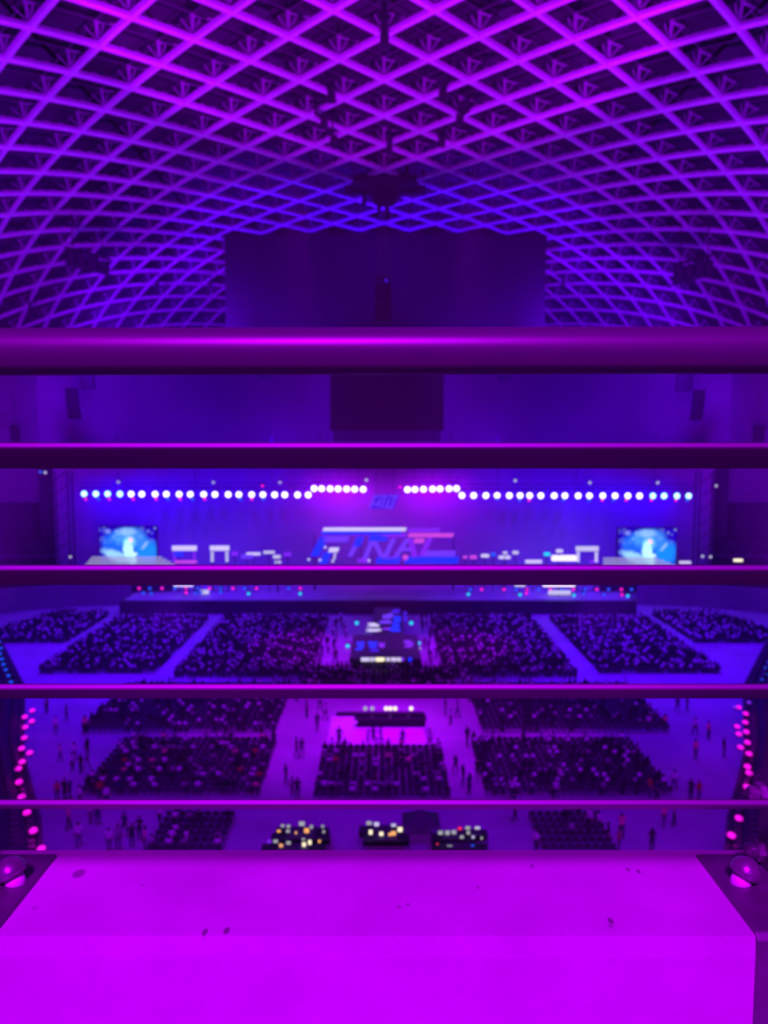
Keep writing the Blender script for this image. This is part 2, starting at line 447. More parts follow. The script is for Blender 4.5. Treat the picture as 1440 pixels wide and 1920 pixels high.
# ------------------------------------------------------------------ grandstands at the sides
def stand(sx):
    t = empty('grandstand', (sx*30, 60, GZ), 0, 'dark raked side stand %s of the floor with a low front wall' % ('on the left' if sx < 0 else 'on the right'), 'grandstand')
    line = [(20.5, 44), (23.4, 50.1), (26.8, 56), (31, 63.5), (38, 79), (51.8, 101), (62, 118)]
    o = Vector(t.location)
    # front wall
    mb = MB()
    for (a, b), (c, d) in zip(line, line[1:]):
        mb.bar(Vector((sx*a, b, GZ+1.1))-o, Vector((sx*c, d, GZ+1.1))-o, .3, 2.2)
    mb.build('front_wall', M['stand'], t)
    # raked tiers
    rows = MB(); seats = MB(); L = line
    def offs(k):
        res = []
        for i, (a, b) in enumerate(L):
            p, q = L[max(i-1, 0)], L[min(i+1, len(L)-1)]
            dx, dy = q[0]-p[0], q[1]-p[1]; l = math.hypot(dx, dy)
            res.append((a+dy/l*k*.95, b-dx/l*k*.95*1.0))
        return res
    for k in range(16):
        A, B = offs(k), offs(k+1); z = GZ+1.9+.42*k
        for i in range(len(L)-1):
            a, b, c, d = A[i], A[i+1], B[i+1], B[i]
            vs = [Vector((sx*q[0], q[1], zz))-o for q, zz in ((a, z-.42), (b, z-.42), (a, z), (b, z), (c, z), (d, z))]
            rows.add(vs, [(0, 1, 3, 2), (2, 3, 4, 5)])
            ln = math.hypot(b[0]-a[0], b[1]-a[1]); ns = int(ln/.75)
            ang = math.atan2(b[1]-a[1], sx*(b[0]-a[0]))
            R = Matrix.Rotation(ang, 3, 'Z')
            for j in range(ns):
                u = (j+.5)/ns; x, y = a[0]+(b[0]-a[0])*u, a[1]+(b[1]-a[1])*u
                x2, y2 = d[0]+(c[0]-d[0])*u, d[1]+(c[1]-d[1])*u
                p = Vector((sx*(x*.45+x2*.55), y*.45+y2*.55, z))-o
                seats.box(p+Vector((0, 0, .38)), (.46, .40, .06), R)
                bk = Vector((sx*(x2-x), y2-y, 0)).normalized()*.22
                seats.box(p+bk+Vector((0, 0, .62)), (.46, .05, .48), R)
    rows.build('tiers', M['stand'], t)
    tag(seats.build('seats', M['seat'], t), 'rows of small dark seats', kind='stuff')
    return t
stand(-1); stand(1)

# outfield wall, upper side boxes
def place_box(name, c, size, m, label, cat, rz=0, bev=.05):
    o = MB().box((0, 0, 0), size).build(name, m, loc=c); o.rotation_euler = (0, 0, rz)
    if bev: bevel(o, bev)
    return tag(o, label, cat)
for sx, side in ((-1, 'left'), (1, 'right')):
    t = empty('outfield_fence', (sx*62, 128, GZ), 0, 'padded outfield fence %s of the stage' % side, 'fence')
    mb = MB()
    pts = [(43, 129), (52, 128), (60, 124), (67, 118), (71, 112)]
    o = Vector(t.location)
    for (a, b), (c, d) in zip(pts, pts[1:]): mb.bar(Vector((sx*a, b, GZ+1.0))-o, Vector((sx*c, d, GZ+1.0))-o, .5, 2.0)
    mb.build('padding', M['mid'], t)
    mb = MB()
    for (a, b), (c, d) in zip(pts, pts[1:]): mb.bar(Vector((sx*a, b+.1, GZ+3.0))-o, Vector((sx*c, d+.1, GZ+3.0))-o, .3, 2.0)
    mb.build('upper_panel', M['mid'], t)
    # outfield stand block behind the fence, with boxes above
    t = empty('outfield_stand', (sx*66, 150, GZ), 0, 'dark tiered outfield stand %s of the stage with a dark open box level' % side, 'stand')
    o = Vector(t.location)
    def bx(name, x0, x1, y0, y1, z0, z1, m):
        return MB().box((sx*(x0+x1)/2-o.x, (y0+y1)/2-o.y, (z0+z1)/2-o.z), (abs(x1-x0), y1-y0, z1-z0)).build(name, m, t)
    bx('lower_tier', 61, 73, 134, 150, GZ, -22.2, M['stand'])
    bx('balcony_edge', 63, 75, 143, 155, -21.6, -21.0, M['mid'])
    bx('middle_tier', 63, 75, 144, 156, -21.0, -18.6, M['stand'])
    bx('box_level', 67, 75.5, 146, 158, -18.2, -11.6, M['dark'])  # solid block in black, the shade of the dark opening put into its colour
    bx('upper_fascia', 66, 75.5, 147, 158, -11.4, -3.4, M['mid'])
    bx('side_pier', 61.5, 65.5, 146, 158, -18.4, -3.4, M['stand'])

# ------------------------------------------------------------------ thin stage haze that fills the hall
HAZE = True
if HAZE:
    hz = MB().box((0, 135, 5), (150, 190, 64.8)).build('stage_haze', None)
    hz.data.materials.clear()
    hm_ = bpy.data.materials.new('haze'); hm_.use_nodes = True; nt = hm_.node_tree; nt.nodes.remove(nt.nodes['Principled BSDF'])
    vs_ = nt.nodes.new('ShaderNodeVolumeScatter'); vs_.inputs['Density'].default_value = 0.00042; vs_.inputs['Color'].default_value = (1, 1, 1, 1); vs_.inputs['Anisotropy'].default_value = 0.0
    nt.links.new(vs_.outputs[0], nt.nodes['Material Output'].inputs['Volume']); hz.data.materials.append(hm_)
    tag(hz, 'thin blue violet stage haze that fills the whole arena', 'haze', kind='stuff')

# ------------------------------------------------------------------ hanging scoreboard
sb = empty('scoreboard', (0, 156, 20), 0, 'huge switched-off scoreboard hanging from the roof above the stage', 'scoreboard')
p0, p1 = P(420, 437, 156), P(1025, 437, 156); q0, q1 = P(619, 808, 156), P(832, 808, 156)
b = MB().box(((p0.x+p1.x)/2, 1.5, 29.6-20), (p1.x-p0.x, 3, (p0.z-19.2))).build('upper_screen', M['board'], sb); b.location.z = (p0.z+19.2)/2-29.6; bevel(b, .1)
b = MB().box(((q0.x+q1.x)/2, 1.2, 0), (q1.x-q0.x, 2.4, 19.2-q0.z)).build('lower_screen', M['board'], sb); b.location.z = (19.2+q0.z)/2-20; bevel(b, .1)
for i in range(7):
    x = p0.x+(p1.x-p0.x)*(i+.5)/7
    MB().box((x, -.03, (p0.z+19.2)/2-20), ((p1.x-p0.x)/7-.12, .06, p0.z-19.8)).build('panel', M['board'], sb)
led = MB().box(((q0.x+q1.x)/2, 1.0, q0.z-20-1.15), (q1.x-q0.x-1.2, 2.0, 2.1)).build('lower_ledge', M['mid'], sb)
for x in (q0.x+.35, q1.x-.35): MB().box((x, -.1, q0.z-20-1.2), (.35, .35, 2.3)).build('bracket', M['lattice'], sb)
for x in (p0.x+4, p0.x+22, p1.x-22, p1.x-4): MB().tube([(x, 1.5, p0.z-20), (x, 1.5, p0.z-20+3)], .15, 8).build('hanger', M['dgrey'], sb)

# ------------------------------------------------------------------ rigging at the roof centre
rg = empty('lighting_rig', (0, 128, 38), 0, 'dark round service gantry hung under the middle of the roof', 'rig')
def rgp(px, py, Y=128): return P(px, py, Y)-Vector(rg.location)
mb = MB()
mb.lathe(rgp(722, 346), [(1.2, 1.9), (4.2, .9), (5.6, .2), (5.6, -.5), (2.4, -1.1), (1.8, -3.0)][::-1], 24)
mb.build('hub', M['dark'], rg)
for sx in (-1, 1):
    mb = MB(); a = rgp(722+sx*10, 350); b2 = rgp(722+sx*76, 352)
    for dz in (0, -.8): mb.bar(a+Vector((0, 0, dz)), b2+Vector((0, 0, dz)), 1.0, .3)
    for k in range(8):
        u, v = k/8, (k+1)/8
        mb.bar(a.lerp(b2, u), a.lerp(b2, v)+Vector((0, 0, -.8)), .15, .15)
    mb.build('catwalk', M['dark'], rg)
for (x0, y0, x1, y1) in ((681, 355, 682, 386), (712, 360, 710, 395), (725, 388, 726, 412), (664, 342, 665, 360), (760, 300, 762, 330), (793, 318, 792, 345), (775, 345, 776, 362)):
    MB().tube([rgp(x0, y0), rgp((x0+x1)/2+2, (y0+y1)/2), rgp(x1, y1)], .34, 8).build('cable_bundle', M['dark'], rg)
# centre speaker cluster
sp = empty('speaker_cluster', P(718, 568, 124), 0, 'dark speaker cluster on long cables in front of the scoreboard', 'speaker')
o = Vector(sp.location)
c0 = P(704, 532, 124)-o; c1 = P(733, 605, 124)-o
for i in range(5):
    z = c0.z+(c1.z-c0.z)*(i+.5)/5
    bevel(MB().box(((c0.x+c1.x)/2, 0, z), (c1.x-c0.x, 1.6, abs(c1.z-c0.z)/5-.08)).build('cabinet', M['dark'], sp), .05)
f0 = P(706, 522, 124)-o
MB().box((0, 0, f0.z), (c1.x-c0.x-.3, 1.4, .5)).build('hoist_frame', M['dgrey'], sp)
MB().lathe(P(724, 526, 123)-o, [(.22, 0), (.22, .3)], 12, (0, -1, 0)).build('status_lamp', E_['deep'], sp)
for px in (708, 713, 722, 728):
    MB().tube([P(px, 522, 124)-o, P(px, 412, 124)-o], .07, 6).build('cable', M['mid'], sp)

def line_array(px, py0, py1, wpx, Y, bend, label, n=8, grp='hanging line array speakers'):
    a, b = P(px, py0, Y), P(px, py1, Y); wd = wpx/1442*Y
    t = empty('line_array', a, 0, label, 'speaker', grp)
    H = (a.z-b.z)/n
    for i in range(n):
        u = (i+.5)/n; th = bend*u*u
        R = Matrix.Rotation(th*.5, 3, 'X')
        bevel(MB().box((0, 0, 0), (wd, 1.1, H*.95), R).build('cabinet', M['dark'], t, loc=(bend*wd*.9*u*u, -u*u*.5, -H*(i+.5))), .04)
    MB().tube([(0, 0, 0), (0, 0, 6)], .06, 6).build('cable', M['dgrey'], t)
    return t
line_array(134, 727, 786, 21, 150, .35, 'long dark line array hanging in front of the end wall, lower of the left pair')
line_array(160, 672, 731, 25, 150, .25, 'short dark line array hanging in front of the end wall, upper of the left pair', 6)
line_array(1311, 731, 788, 20, 150, -.35, 'long dark line array hanging in front of the end wall, lower of the right pair')
line_array(1287, 676, 733, 28, 150, -.2, 'short dark line array hanging in front of the end wall, upper of the right pair', 6)
line_array(27, 797, 829, 15, 150, .25, 'small dark line array near the left end of the end wall', 5)
line_array(1424, 797, 829, 18, 150, -.25, 'small dark line array near the right end of the end wall', 5)
line_array(489, 660, 714, 20, 150, .4, 'small dark line array just left of the scoreboard, seen under the handrail', 6)
line_array(951, 660, 712, 20, 150, -.4, 'small dark line array just right of the scoreboard, seen under the handrail', 6)

# small rigging motors and cable loops hung below the lattice
RIG = [(612, 158, 622, 184, 'above the left middle of the lattice'), (590, 210, 608, 228, 'left of the roof centre line'), (623, 252, 626, 262, 'just left of the roof centre'), (842, 150, 830, 178, 'above the right middle of the lattice'),
       (880, 205, 862, 224, 'right of the roof centre line'), (822, 250, 828, 268, 'just right of the roof centre'), (731, 262, 730, 280, 'on the roof centre line'), (720, 45, 721, 78, 'nearest on the roof centre line'),
       (160, 448, 150, 470, 'over the left flank of the roof'), (298, 527, 294, 535, 'low on the left flank'), (396, 525, 394, 535, 'beside the scoreboard on its left'), (1053, 521, 1056, 532, 'beside the scoreboard on its right'), (54, 568, 58, 582, 'lowest on the left flank')]
for (x0, y0, x1, y1, ds) in RIG:
    best = min(nodes, key=lambda q: (lambda v: (v.x*FPX/(v.y*math.cos(PITCH)-v.z*math.sin(PITCH))+720-x1)**2+(960-FPX*(v.y*math.sin(PITCH)+v.z*math.cos(PITCH))/(v.y*math.cos(PITCH)-v.z*math.sin(PITCH))-y1)**2)(dome(q[1], q[2])))
    Y = dome(best[1], best[2]).y*.965
    a, b = P(x0, y0, Y), P(x1, y1, Y)
    t = empty('chain_hoist', b, 0, 'small dark chain hoist with a cable loop %s' % ds, 'hoist')
    MB().box((0, 0, 0), (.9, .8, .9)).build('motor', M['dark'], t)
    mid = (a-b)*.5+Vector(((b.x-a.x)*.35, 0, -.2))
    MB().tube([a-b, mid, Vector((0, 0, .2))], .24, 8).build('cable', M['dark'], t)
    MB().tube([a-b, a-b+Vector((0, .5, 2.5))], .10, 6).build('chain', M['dark'], t)
# speaker clusters high on the flanks (dark masses) and one near speaker at the upper edge
for (px, py, wpx, hpx, Y, ds) in ((165, 490, 78, 28, 118, 'left flank of the roof'), (1300, 505, 72, 34, 118, 'right flank of the roof')):
    c = P(px, py, Y); t = empty('hung_truss', c, 0, 'dark hung truss with equipment under the %s' % ds, 'truss')
    W_, H_ = wpx/1442*Y, hpx/1442*Y
    mb = MB()
    for z in (H_/2, -H_/2):
        for y in (-.6, .6): mb.bar((-W_/2, y, z+W_*.12*(1 if px < 700 else -1)), (W_/2, y, z-W_*.12*(1 if px < 700 else -1)), .3, .3)
    mb.build('truss_frame', M['dark'], t)
    for k in range(4):
        x = -W_/2+W_*(k+.5)/4
        bevel(MB().box((x, 0, -x*.24*(1 if px < 700 else -1)-.2*(k % 2)), (W_/4*.8, 1.2, H_*(.8-.15*(k % 2)))).build('equipment_case', M['dark'], t), .1)
    for k in (-1, 1): MB().tube([(k*W_*.35, 0, 0), (k*W_*.35, 0, 7)], .08, 6).build('cable', M['dark'], t)
c = P(1252, 4, 76); t = empty('hanging_speaker', c, 0, 'black angular speaker cluster hung close under the roof, at the top right', 'speaker')
bevel(MB().prism([(-1.9, 1.6), (2.0, 1.9), (2.0, -.2), (.6, -1.1), (-1.6, -.6)], -1, 1).build('cabinet', M['dark'], t), .1)
MB().tube([(0, 0, 1.5), (0, 0, 4)], .12, 6).build('bracket', M['dark'], t)

# ------------------------------------------------------------------ stage
SY = 133.0
st = empty('stage', (0, 122, GZ), 0, 'wide low concert stage with a dark fascia at the far end of the floor', 'stage')
o = Vector(st.location)
sL, sR = P(225, 1140, 122.2).x, P(1193, 1140, 122.2).x
bevel(MB().box(((sL+sR)/2, 8.4, 1.05), (sR-sL, 16.8, 2.1)).build('deck', M['dgrey'], st), .05)
MB().box(((sL+sR)/2, 8.6, 2.13), (sR-sL-1, 15.6, .06)).build('deck_surface', M['floor'], st)
for i in range(9):
    x = sL+(sR-sL)*(i+.5)/9
    MB().box((x, -.04, 1.0), ((sR-sL)/9-.15, .08, 1.7)).build('fascia_panel', M['stand'], st)
bk = MB()
N_ = 60
for i in range(N_+1):
    x = -60+120*i/N_; y = 139.5+.25*math.sin(i*2.1)
    bk.v += [(x, y, GZ), (x, y, -2.2), (x, y+.15, -2.2), (x, y+.15, GZ)]
for i in range(N_):
    for a, b2 in ((0, 1), (1, 2), (2, 3)): bk.f.append((i*4+a, i*4+b2, i*4+4+b2, i*4+4+a)); bk.mi.append(0)
tag(bk.build('backdrop_curtain', M['scrim'], smooth=True), 'tall plain curtain hung behind the stage, glowing blue and violet', 'curtain')
# stage wings
for sx, side in ((-1, 'left'), (1, 'right')):
    t = empty('stage_tower', (sx*57.5, 137, GZ), 0, 'dark scaffold tower at the %s end of the stage' % side, 'scaffold tower')
    for ax in (-1.5, 1.5):
        for ay in (-1, 1): MB().tube([(ax, ay, 0), (ax, ay, 22.5)], .12, 6).build('upright', M['dark'], t)
    for k in range(9):
        MB().bar((-1.5, -1, 2.5*k+.3), (1.5, -1, 2.5*k+2.6), .1, .1).build('brace', M['dark'], t)

# stage lamps: fixture prototype
def lamp_proto(name, r, lens, body=M['dark'], label='', cat='lamp', group=None):
    t = empty(name, (0, 0, 0), 0, label, cat, group)
    hs_ = MB().lathe((0, 0, 0), [(r*.6, -.55), (r*1.0, -.42), (r*1.04, 0), (r*1.04, .04)], 16, (0, -1, 0)).build('housing', body, t)
    MB().lathe((0, .0, 0), [(r, .05), (r*.8, .10), (r*.3, .13)], 16, (0, -1, 0)).build('lens', lens, hs_, True)
    MB().bar((-r*1.3, .2, 0), (-r*1.3, .2, r*2), .06, .06).bar((r*1.3, .2, 0), (r*1.3, .2, r*2), .06, .06).bar((-r*1.3, .2, r*2), (r*1.3, .2, r*2), .08, .08).build('yoke', body, t)
    return t
rowL = [158, 180, 202, 225, 246, 266, 291, 312, 336, 357, 382, 403, 428, 448, 472, 493, 515, 534, 558, 578]
rowLc = [589, 603, 619, 634, 650, 665, 681]; rowRc = [764, 778, 794, 811, 825, 842, 856]
rowR = [866, 888, 911, 932, 955, 975, 993, 1014, 1039, 1059, 1084, 1105, 1130, 1153, 1177, 1199, 1224, 1245, 1269, 1291]
wproto = {'white': lamp_proto('stage_lamp', .50, E_['white'], cat='lamp'), 'bluewhite': lamp_proto('stage_lamp', .50, E_['bluewhite'], cat='lamp')}
used = set()
def place(proto, key, loc, label, group, rz=None):
    if key in used: r = copy_tree(proto, loc, rz, label, group)
    else:
        used.add(key); r = proto; r.location = loc; tag(r, label, None, group)
        if rz is not None: r.rotation_euler = (0, 0, rz)
    return r
def mixc(a, b, t): return tuple(x+(y-x)*t for x, y in zip(a, b))
def lamprow(xs, y0, y1, name, grp, fromleft):
    n = len(xs)
    for i, px in enumerate(xs):
        py = y0+(y1-y0)*i/max(1, n-1)
        loc = P(px, py, SY)
        k = i if fromleft else n-1-i
        if name.startswith('lower'): d = abs(px-725)/570.0
        else: d = 0
        key = 'bluewhite' if d > .87 else 'white'
        lab = '%s lamp, %s from the outer end of the %s' % ('blue-white stage' if key == 'bluewhite' else 'white stage', ORD[k], name)
        place(wproto[key], key, loc, lab, grp)
        if name.startswith('upper'): col, pw = (.36, 0, 1), 300
        else: col = mixc((.07, 0, 1), (.0, .0, 1), min(1, max(0, (d-.25)*1.5))); pw = 110+430*max(0, d-.5)/.5
        if i % 2 == 0 or name.startswith('upper'): lamp('curtain_halo_light', 'POINT', loc+Vector((0, 3.0, 0)), col, pw*(1 if name.startswith('upper') else 1.6), .3)  # unseen tinted light added behind the lamp for a halo on the curtain
lamprow(rowL, 926, 928, 'lower truss left of the sign', 'stage lamps on the lower left truss', True)
lamprow(rowR, 929, 930, 'lower truss right of the sign', 'stage lamps on the lower right truss', False)
lamprow(rowLc, 916, 917.5, 'upper truss left of the sign', 'stage lamps on the upper left truss', True)
lamprow(rowRc, 918, 916, 'upper truss right of the sign', 'stage lamps on the upper right truss', False)
# trusses that carry them
def truss(x0, x1, py, nm):
    a, b = P(x0, py, SY+.9), P(x1, py, SY+.9); L = b.x-a.x
    t = empty('lighting_truss', (a+b)/2+Vector((0, 0, 1.2)), 0, nm, 'truss')
    mb = MB()
    for z in (0, .7):
        for y in (-.35, .35): mb.bar((-L/2, y, z), (L/2, y, z), .07, .07)
    mb.build('rail_tube', M['dgrey'], t)
    mb = MB(); n = int(L/1.2)
    for k in range(n):
        xa = -L/2+L*k/n; xb = -L/2+L*(k+1)/n
        mb.bar((xa, -.35, 0 if k % 2 else .7), (xb, -.35, .7 if k % 2 else 0), .04, .04)
    mb.build('lacing', M['dgrey'], t)
    for k in range(3): MB().tube([(-L/2+L*(k+.5)/3, 0, .7), (-L/2+L*(k+.5)/3, 0, 9)], .04, 6).build('cable', M['dgrey'], t)
truss(150, 583, 927, 'long dark truss with a row of white lamps, left of the hanging sign')
truss(860, 1300, 929, 'long dark truss with a row of white lamps, right of the hanging sign')
truss(584, 688, 916, 'short raised truss with seven white lamps, left of the hanging sign')
truss(758, 862, 916, 'short raised truss with seven white lamps, right of the hanging sign')

# small coloured lamps
small = {k: lamp_proto('small_lamp', .26, E_[k], cat='lamp') for k in ('pink', 'blue', 'cyan', 'dim', 'grn')}
names = {'pink': 'small pink lamp', 'blue': 'small blue lamp', 'cyan': 'small cyan lamp', 'dim': 'small dim white lamp', 'grn': 'small pale green lamp'}
def smalls(lst, Y, where, grp, cnt={}):
    cx = {}
    for (k, px, py) in lst:
        i = cx.get(k, 0); cx[k] = i+1
        place(small[k], 's'+k, P(px, py, Y), '%s, %s such from left %s' % (names[k], ORD[i], where), grp)
smalls([('pink', 161, 936), ('blue', 185, 936), ('pink', 205, 936), ('pink', 250, 936), ('pink', 293, 936), ('blue', 315, 936), ('pink', 338, 936), ('blue', 361, 936), ('pink', 384, 936), ('blue', 451, 936), ('pink', 472, 936), ('blue', 494, 936),
        ('blue', 932, 936), ('blue', 974, 938), ('pink', 992, 938), ('blue', 1056, 938), ('blue', 1104, 938), ('pink', 1129, 938), ('blue', 1150, 938), ('pink', 1174, 938), ('pink', 1221, 938), ('pink', 1267, 938), ('blue', 1288, 938)],
       SY-.4, 'under the white stage lamps', 'small lamps under the stage truss')
smalls([('dim', 222, 904), ('dim', 400, 905), ('dim', 525, 905), ('dim', 687, 900), ('dim', 966, 901), ('dim', 1106, 905), ('dim', 1233, 905), ('dim', 1343, 911), ('pink', 492, 911), ('pink', 750, 913)],
       SY+3, 'above the row of stage lamps', 'small lamps above the stage truss')
smalls([('blue', 76, 885), ('dim', 85, 886)], 140, 'high at the left end of the curtain', 'pair of lamps at the left end of the curtain')
foot1 = [('pink', x, 1103) for x in (261, 304, 349, 393, 437, 481, 563)]+[('blue', x, 1103) for x in (281, 328, 371, 414, 459, 541)]
foot1 += [('pink', x, 1105) for x in (903, 945, 988, 1032, 1075, 1119, 1165)]+[('blue', x, 1105) for x in (882, 967, 1010, 1054, 1097, 1141, 1184)]
smalls(foot1, 127.5, 'on the back row of stage footlights', 'back row of stage footlights')
foot2 = [('blue', 269, 1112), ('blue', 284, 1113), ('pink', 349, 1111), ('blue', 367, 1112), ('blue', 376, 1111), ('blue', 414, 1110), ('cyan', 466, 1113), ('cyan', 563, 1113),
         ('cyan', 878, 1114), ('cyan', 975, 1115), ('pink', 987, 1112), ('cyan', 1076, 1116), ('blue', 1094, 1113), ('blue', 1132, 1115), ('pink', 1166, 1115), ('cyan', 1177, 1117)]
smalls(foot2, 125, 'on the front row of stage footlights', 'front row of stage footlights')
smalls([('grn', 150, 1104), ('grn', 1297, 1109)], 128.5, 'beside the stage by the outfield fence', 'pale lamps at the outfield fence')
smalls([('dim', 132, 1044), ('dim', 1317, 1043), ('dim', 1332, 1044)], 136, 'beside the stage screens', 'dim lamps beside the stage screens')
smalls([('cyan', 669, 1168), ('cyan', 771, 1168), ('cyan', 652, 1211), ('cyan', 785, 1206), ('dim', 786, 1217)], 101, 'around the runway stage', 'lamps around the runway stage')

# ------------------------------------------------------------------ FINAL sign
def sgn(px, py): q = P(px, py, SY-2); return (q.x, q.z)
sign = empty('stage_sign', (0, SY-2, P(720, 1060, SY-2).z), 0, 'big slanted blue and white illuminated sign reading FINAL at the middle of the stage', 'sign')
so = Vector(sign.location)
def stroke(mb, a, b, w, mi=0, slant=True):
    ax, az = sgn(*a); bx_, bz = sgn(*b); hw = w/2/1442*SY
    if abs(b[0]-a[0]) > abs(b[1]-a[1])*1.5:
        poly = [(ax, az+hw), (bx_, bz+hw), (bx_-hw*.6, bz-hw), (ax-hw*.6, az-hw)]
    else:
        poly = [(ax-hw, az), (ax+hw, az), (bx_+hw, bz), (bx_-hw, bz)]
    mb.prism([(x, z-so.z) for x, z in poly], -.35, .35, mi)
mats_s = [E_['sblue'], E_['pale'], E_['sviolet'], E_['spink'], E_['violet']]
mb = MB(); stroke(mb, (607, 992.5), (762, 992.5), 6, 1); stroke(mb, (604, 998.5), (752, 998.5), 6, 0); stroke(mb, (765, 994), (826, 994), 7, 4)
tag(mb.build('top_bar', mats_s, sign), 'long bar above the letters, white above and blue below')
mb = MB(); stroke(mb, (717, 1003.5), (765, 1003.5), 6, 4); stroke(mb, (767, 1003.5), (851, 1003.5), 7, 3); mb.build('second_bar', mats_s, sign)
def letter(name, strokes):
    mb = MB()
    for s_ in strokes: stroke(mb, *s_)
    tag(mb.build('letter', mats_s, sign), 'letter %s' % name)
letter('F', [((608, 1007), (590, 1042), 15, 0), ((608, 1011), (655, 1011), 10, 2), ((618, 1031), (636, 1031), 8, 1), ((614, 1036), (606, 1056), 15, 0)])
letter('I', [((676, 1007), (668, 1024), 13, 0), ((666, 1024), (656, 1043), 9, 2)])
letter('N', [((694, 1009), (728, 1009), 10, 0), ((698, 1014), (683, 1050), 9, 2), ((702, 1014), (716, 1044), 9, 2), ((738, 1010), (722, 1044), 9, 2)])
letter('A', [((765, 1010), (742, 1044), 9, 2), ((769, 1010), (778, 1044), 11, 4), ((752, 1030), (774, 1030), 6, 2), ((778, 1014), (796, 1014), 8, 3)])
letter('L', [((806, 1009), (791, 1042), 10, 4), ((794, 1038), (855, 1038), 10, 2)])
mb = MB(); stroke(mb, (708, 1050), (751, 1050), 11, 0); stroke(mb, (762, 1050), (860, 1050), 11, 0); stroke(mb, (672, 1051), (694, 1051), 8, 4); stroke(mb, (715, 1046), (745, 1046), 3, 4); mb.build('bottom_bar', mats_s, sign)
for px, py in ((610, 1026), (628, 1040), (627, 1046), (624, 1052), (692, 1051), (600, 1050), (579, 1049)):
    q = P(px, py, SY-2.4)-so; MB().lathe(q, [(.22, 0), (.22, .15)], 12, (0, -1, 0)).build('bulb', E_['pale'], sign)
q = P(760, 1045, SY-2.5)-so; MB().lathe(q, [(.5, 0), (.35, .2)], 12, (0, -1, 0)).build('bulb', E_['spink'], sign)
MB().bar((-13, .6, -.6), (13, .6, -.6), .3, .3).build('support_beam', M['dark'], sign)
for x in (-12, -4, 4, 12): MB().bar((x, .7, -.6-.0), (x, .7, 6.0 if abs(x) < 5 else 5.4), .15, .15).build('support_post', M['dark'], sign)
for x in (-12, 12): MB().bar((x, .6, -.6), (x, .6, GZ+2.17-so.z), .3, .3).build('support_leg', M['dark'], sign)
# hanging logo
hs = empty('hanging_logo', P(722, 941, SY+1), 0, 'small slanted blue logo panel hanging between the two raised trusses', 'logo')
ho = Vector(hs.location)
def hp(px, py): q = P(px, py, SY+1)-ho; return (q.x, q.z)
MB().prism([hp(703, 927.5), hp(749, 927.5), hp(738, 954), hp(692, 954)], -.1, .25).build('panel', E_['deep'], hs)
mb = MB()
for (a, b2, w_) in (((704, 930), (725, 930), 2.5), ((698, 944), (713, 944), 3), ((703, 930), (694, 952), 3), ((714, 935), (708, 950), 3), ((722, 931), (716, 952), 3), ((729, 930), (746, 930), 2.5), ((746, 930), (737, 936), 3), ((730, 936), (724, 952), 3), ((739, 938), (733, 952), 3), ((724, 952), (736, 952), 2.5)):
    ax, az = hp(*a); bx_, bz = hp(*b2); mb.bar((ax, -.2, az), (bx_, -.2, bz), .15, w_/1442*SY, up=(0, 0, 1) if abs(ax-bx_) > abs(az-bz) else (1, 0, 0))
mb.build('lettering', E_['sviolet'], hs)
for x in (-1.5, 1.5): MB().tube([(x, .1, 1.2), (x, .1, 9)], .04, 6).build('cable', M['dgrey'], hs)

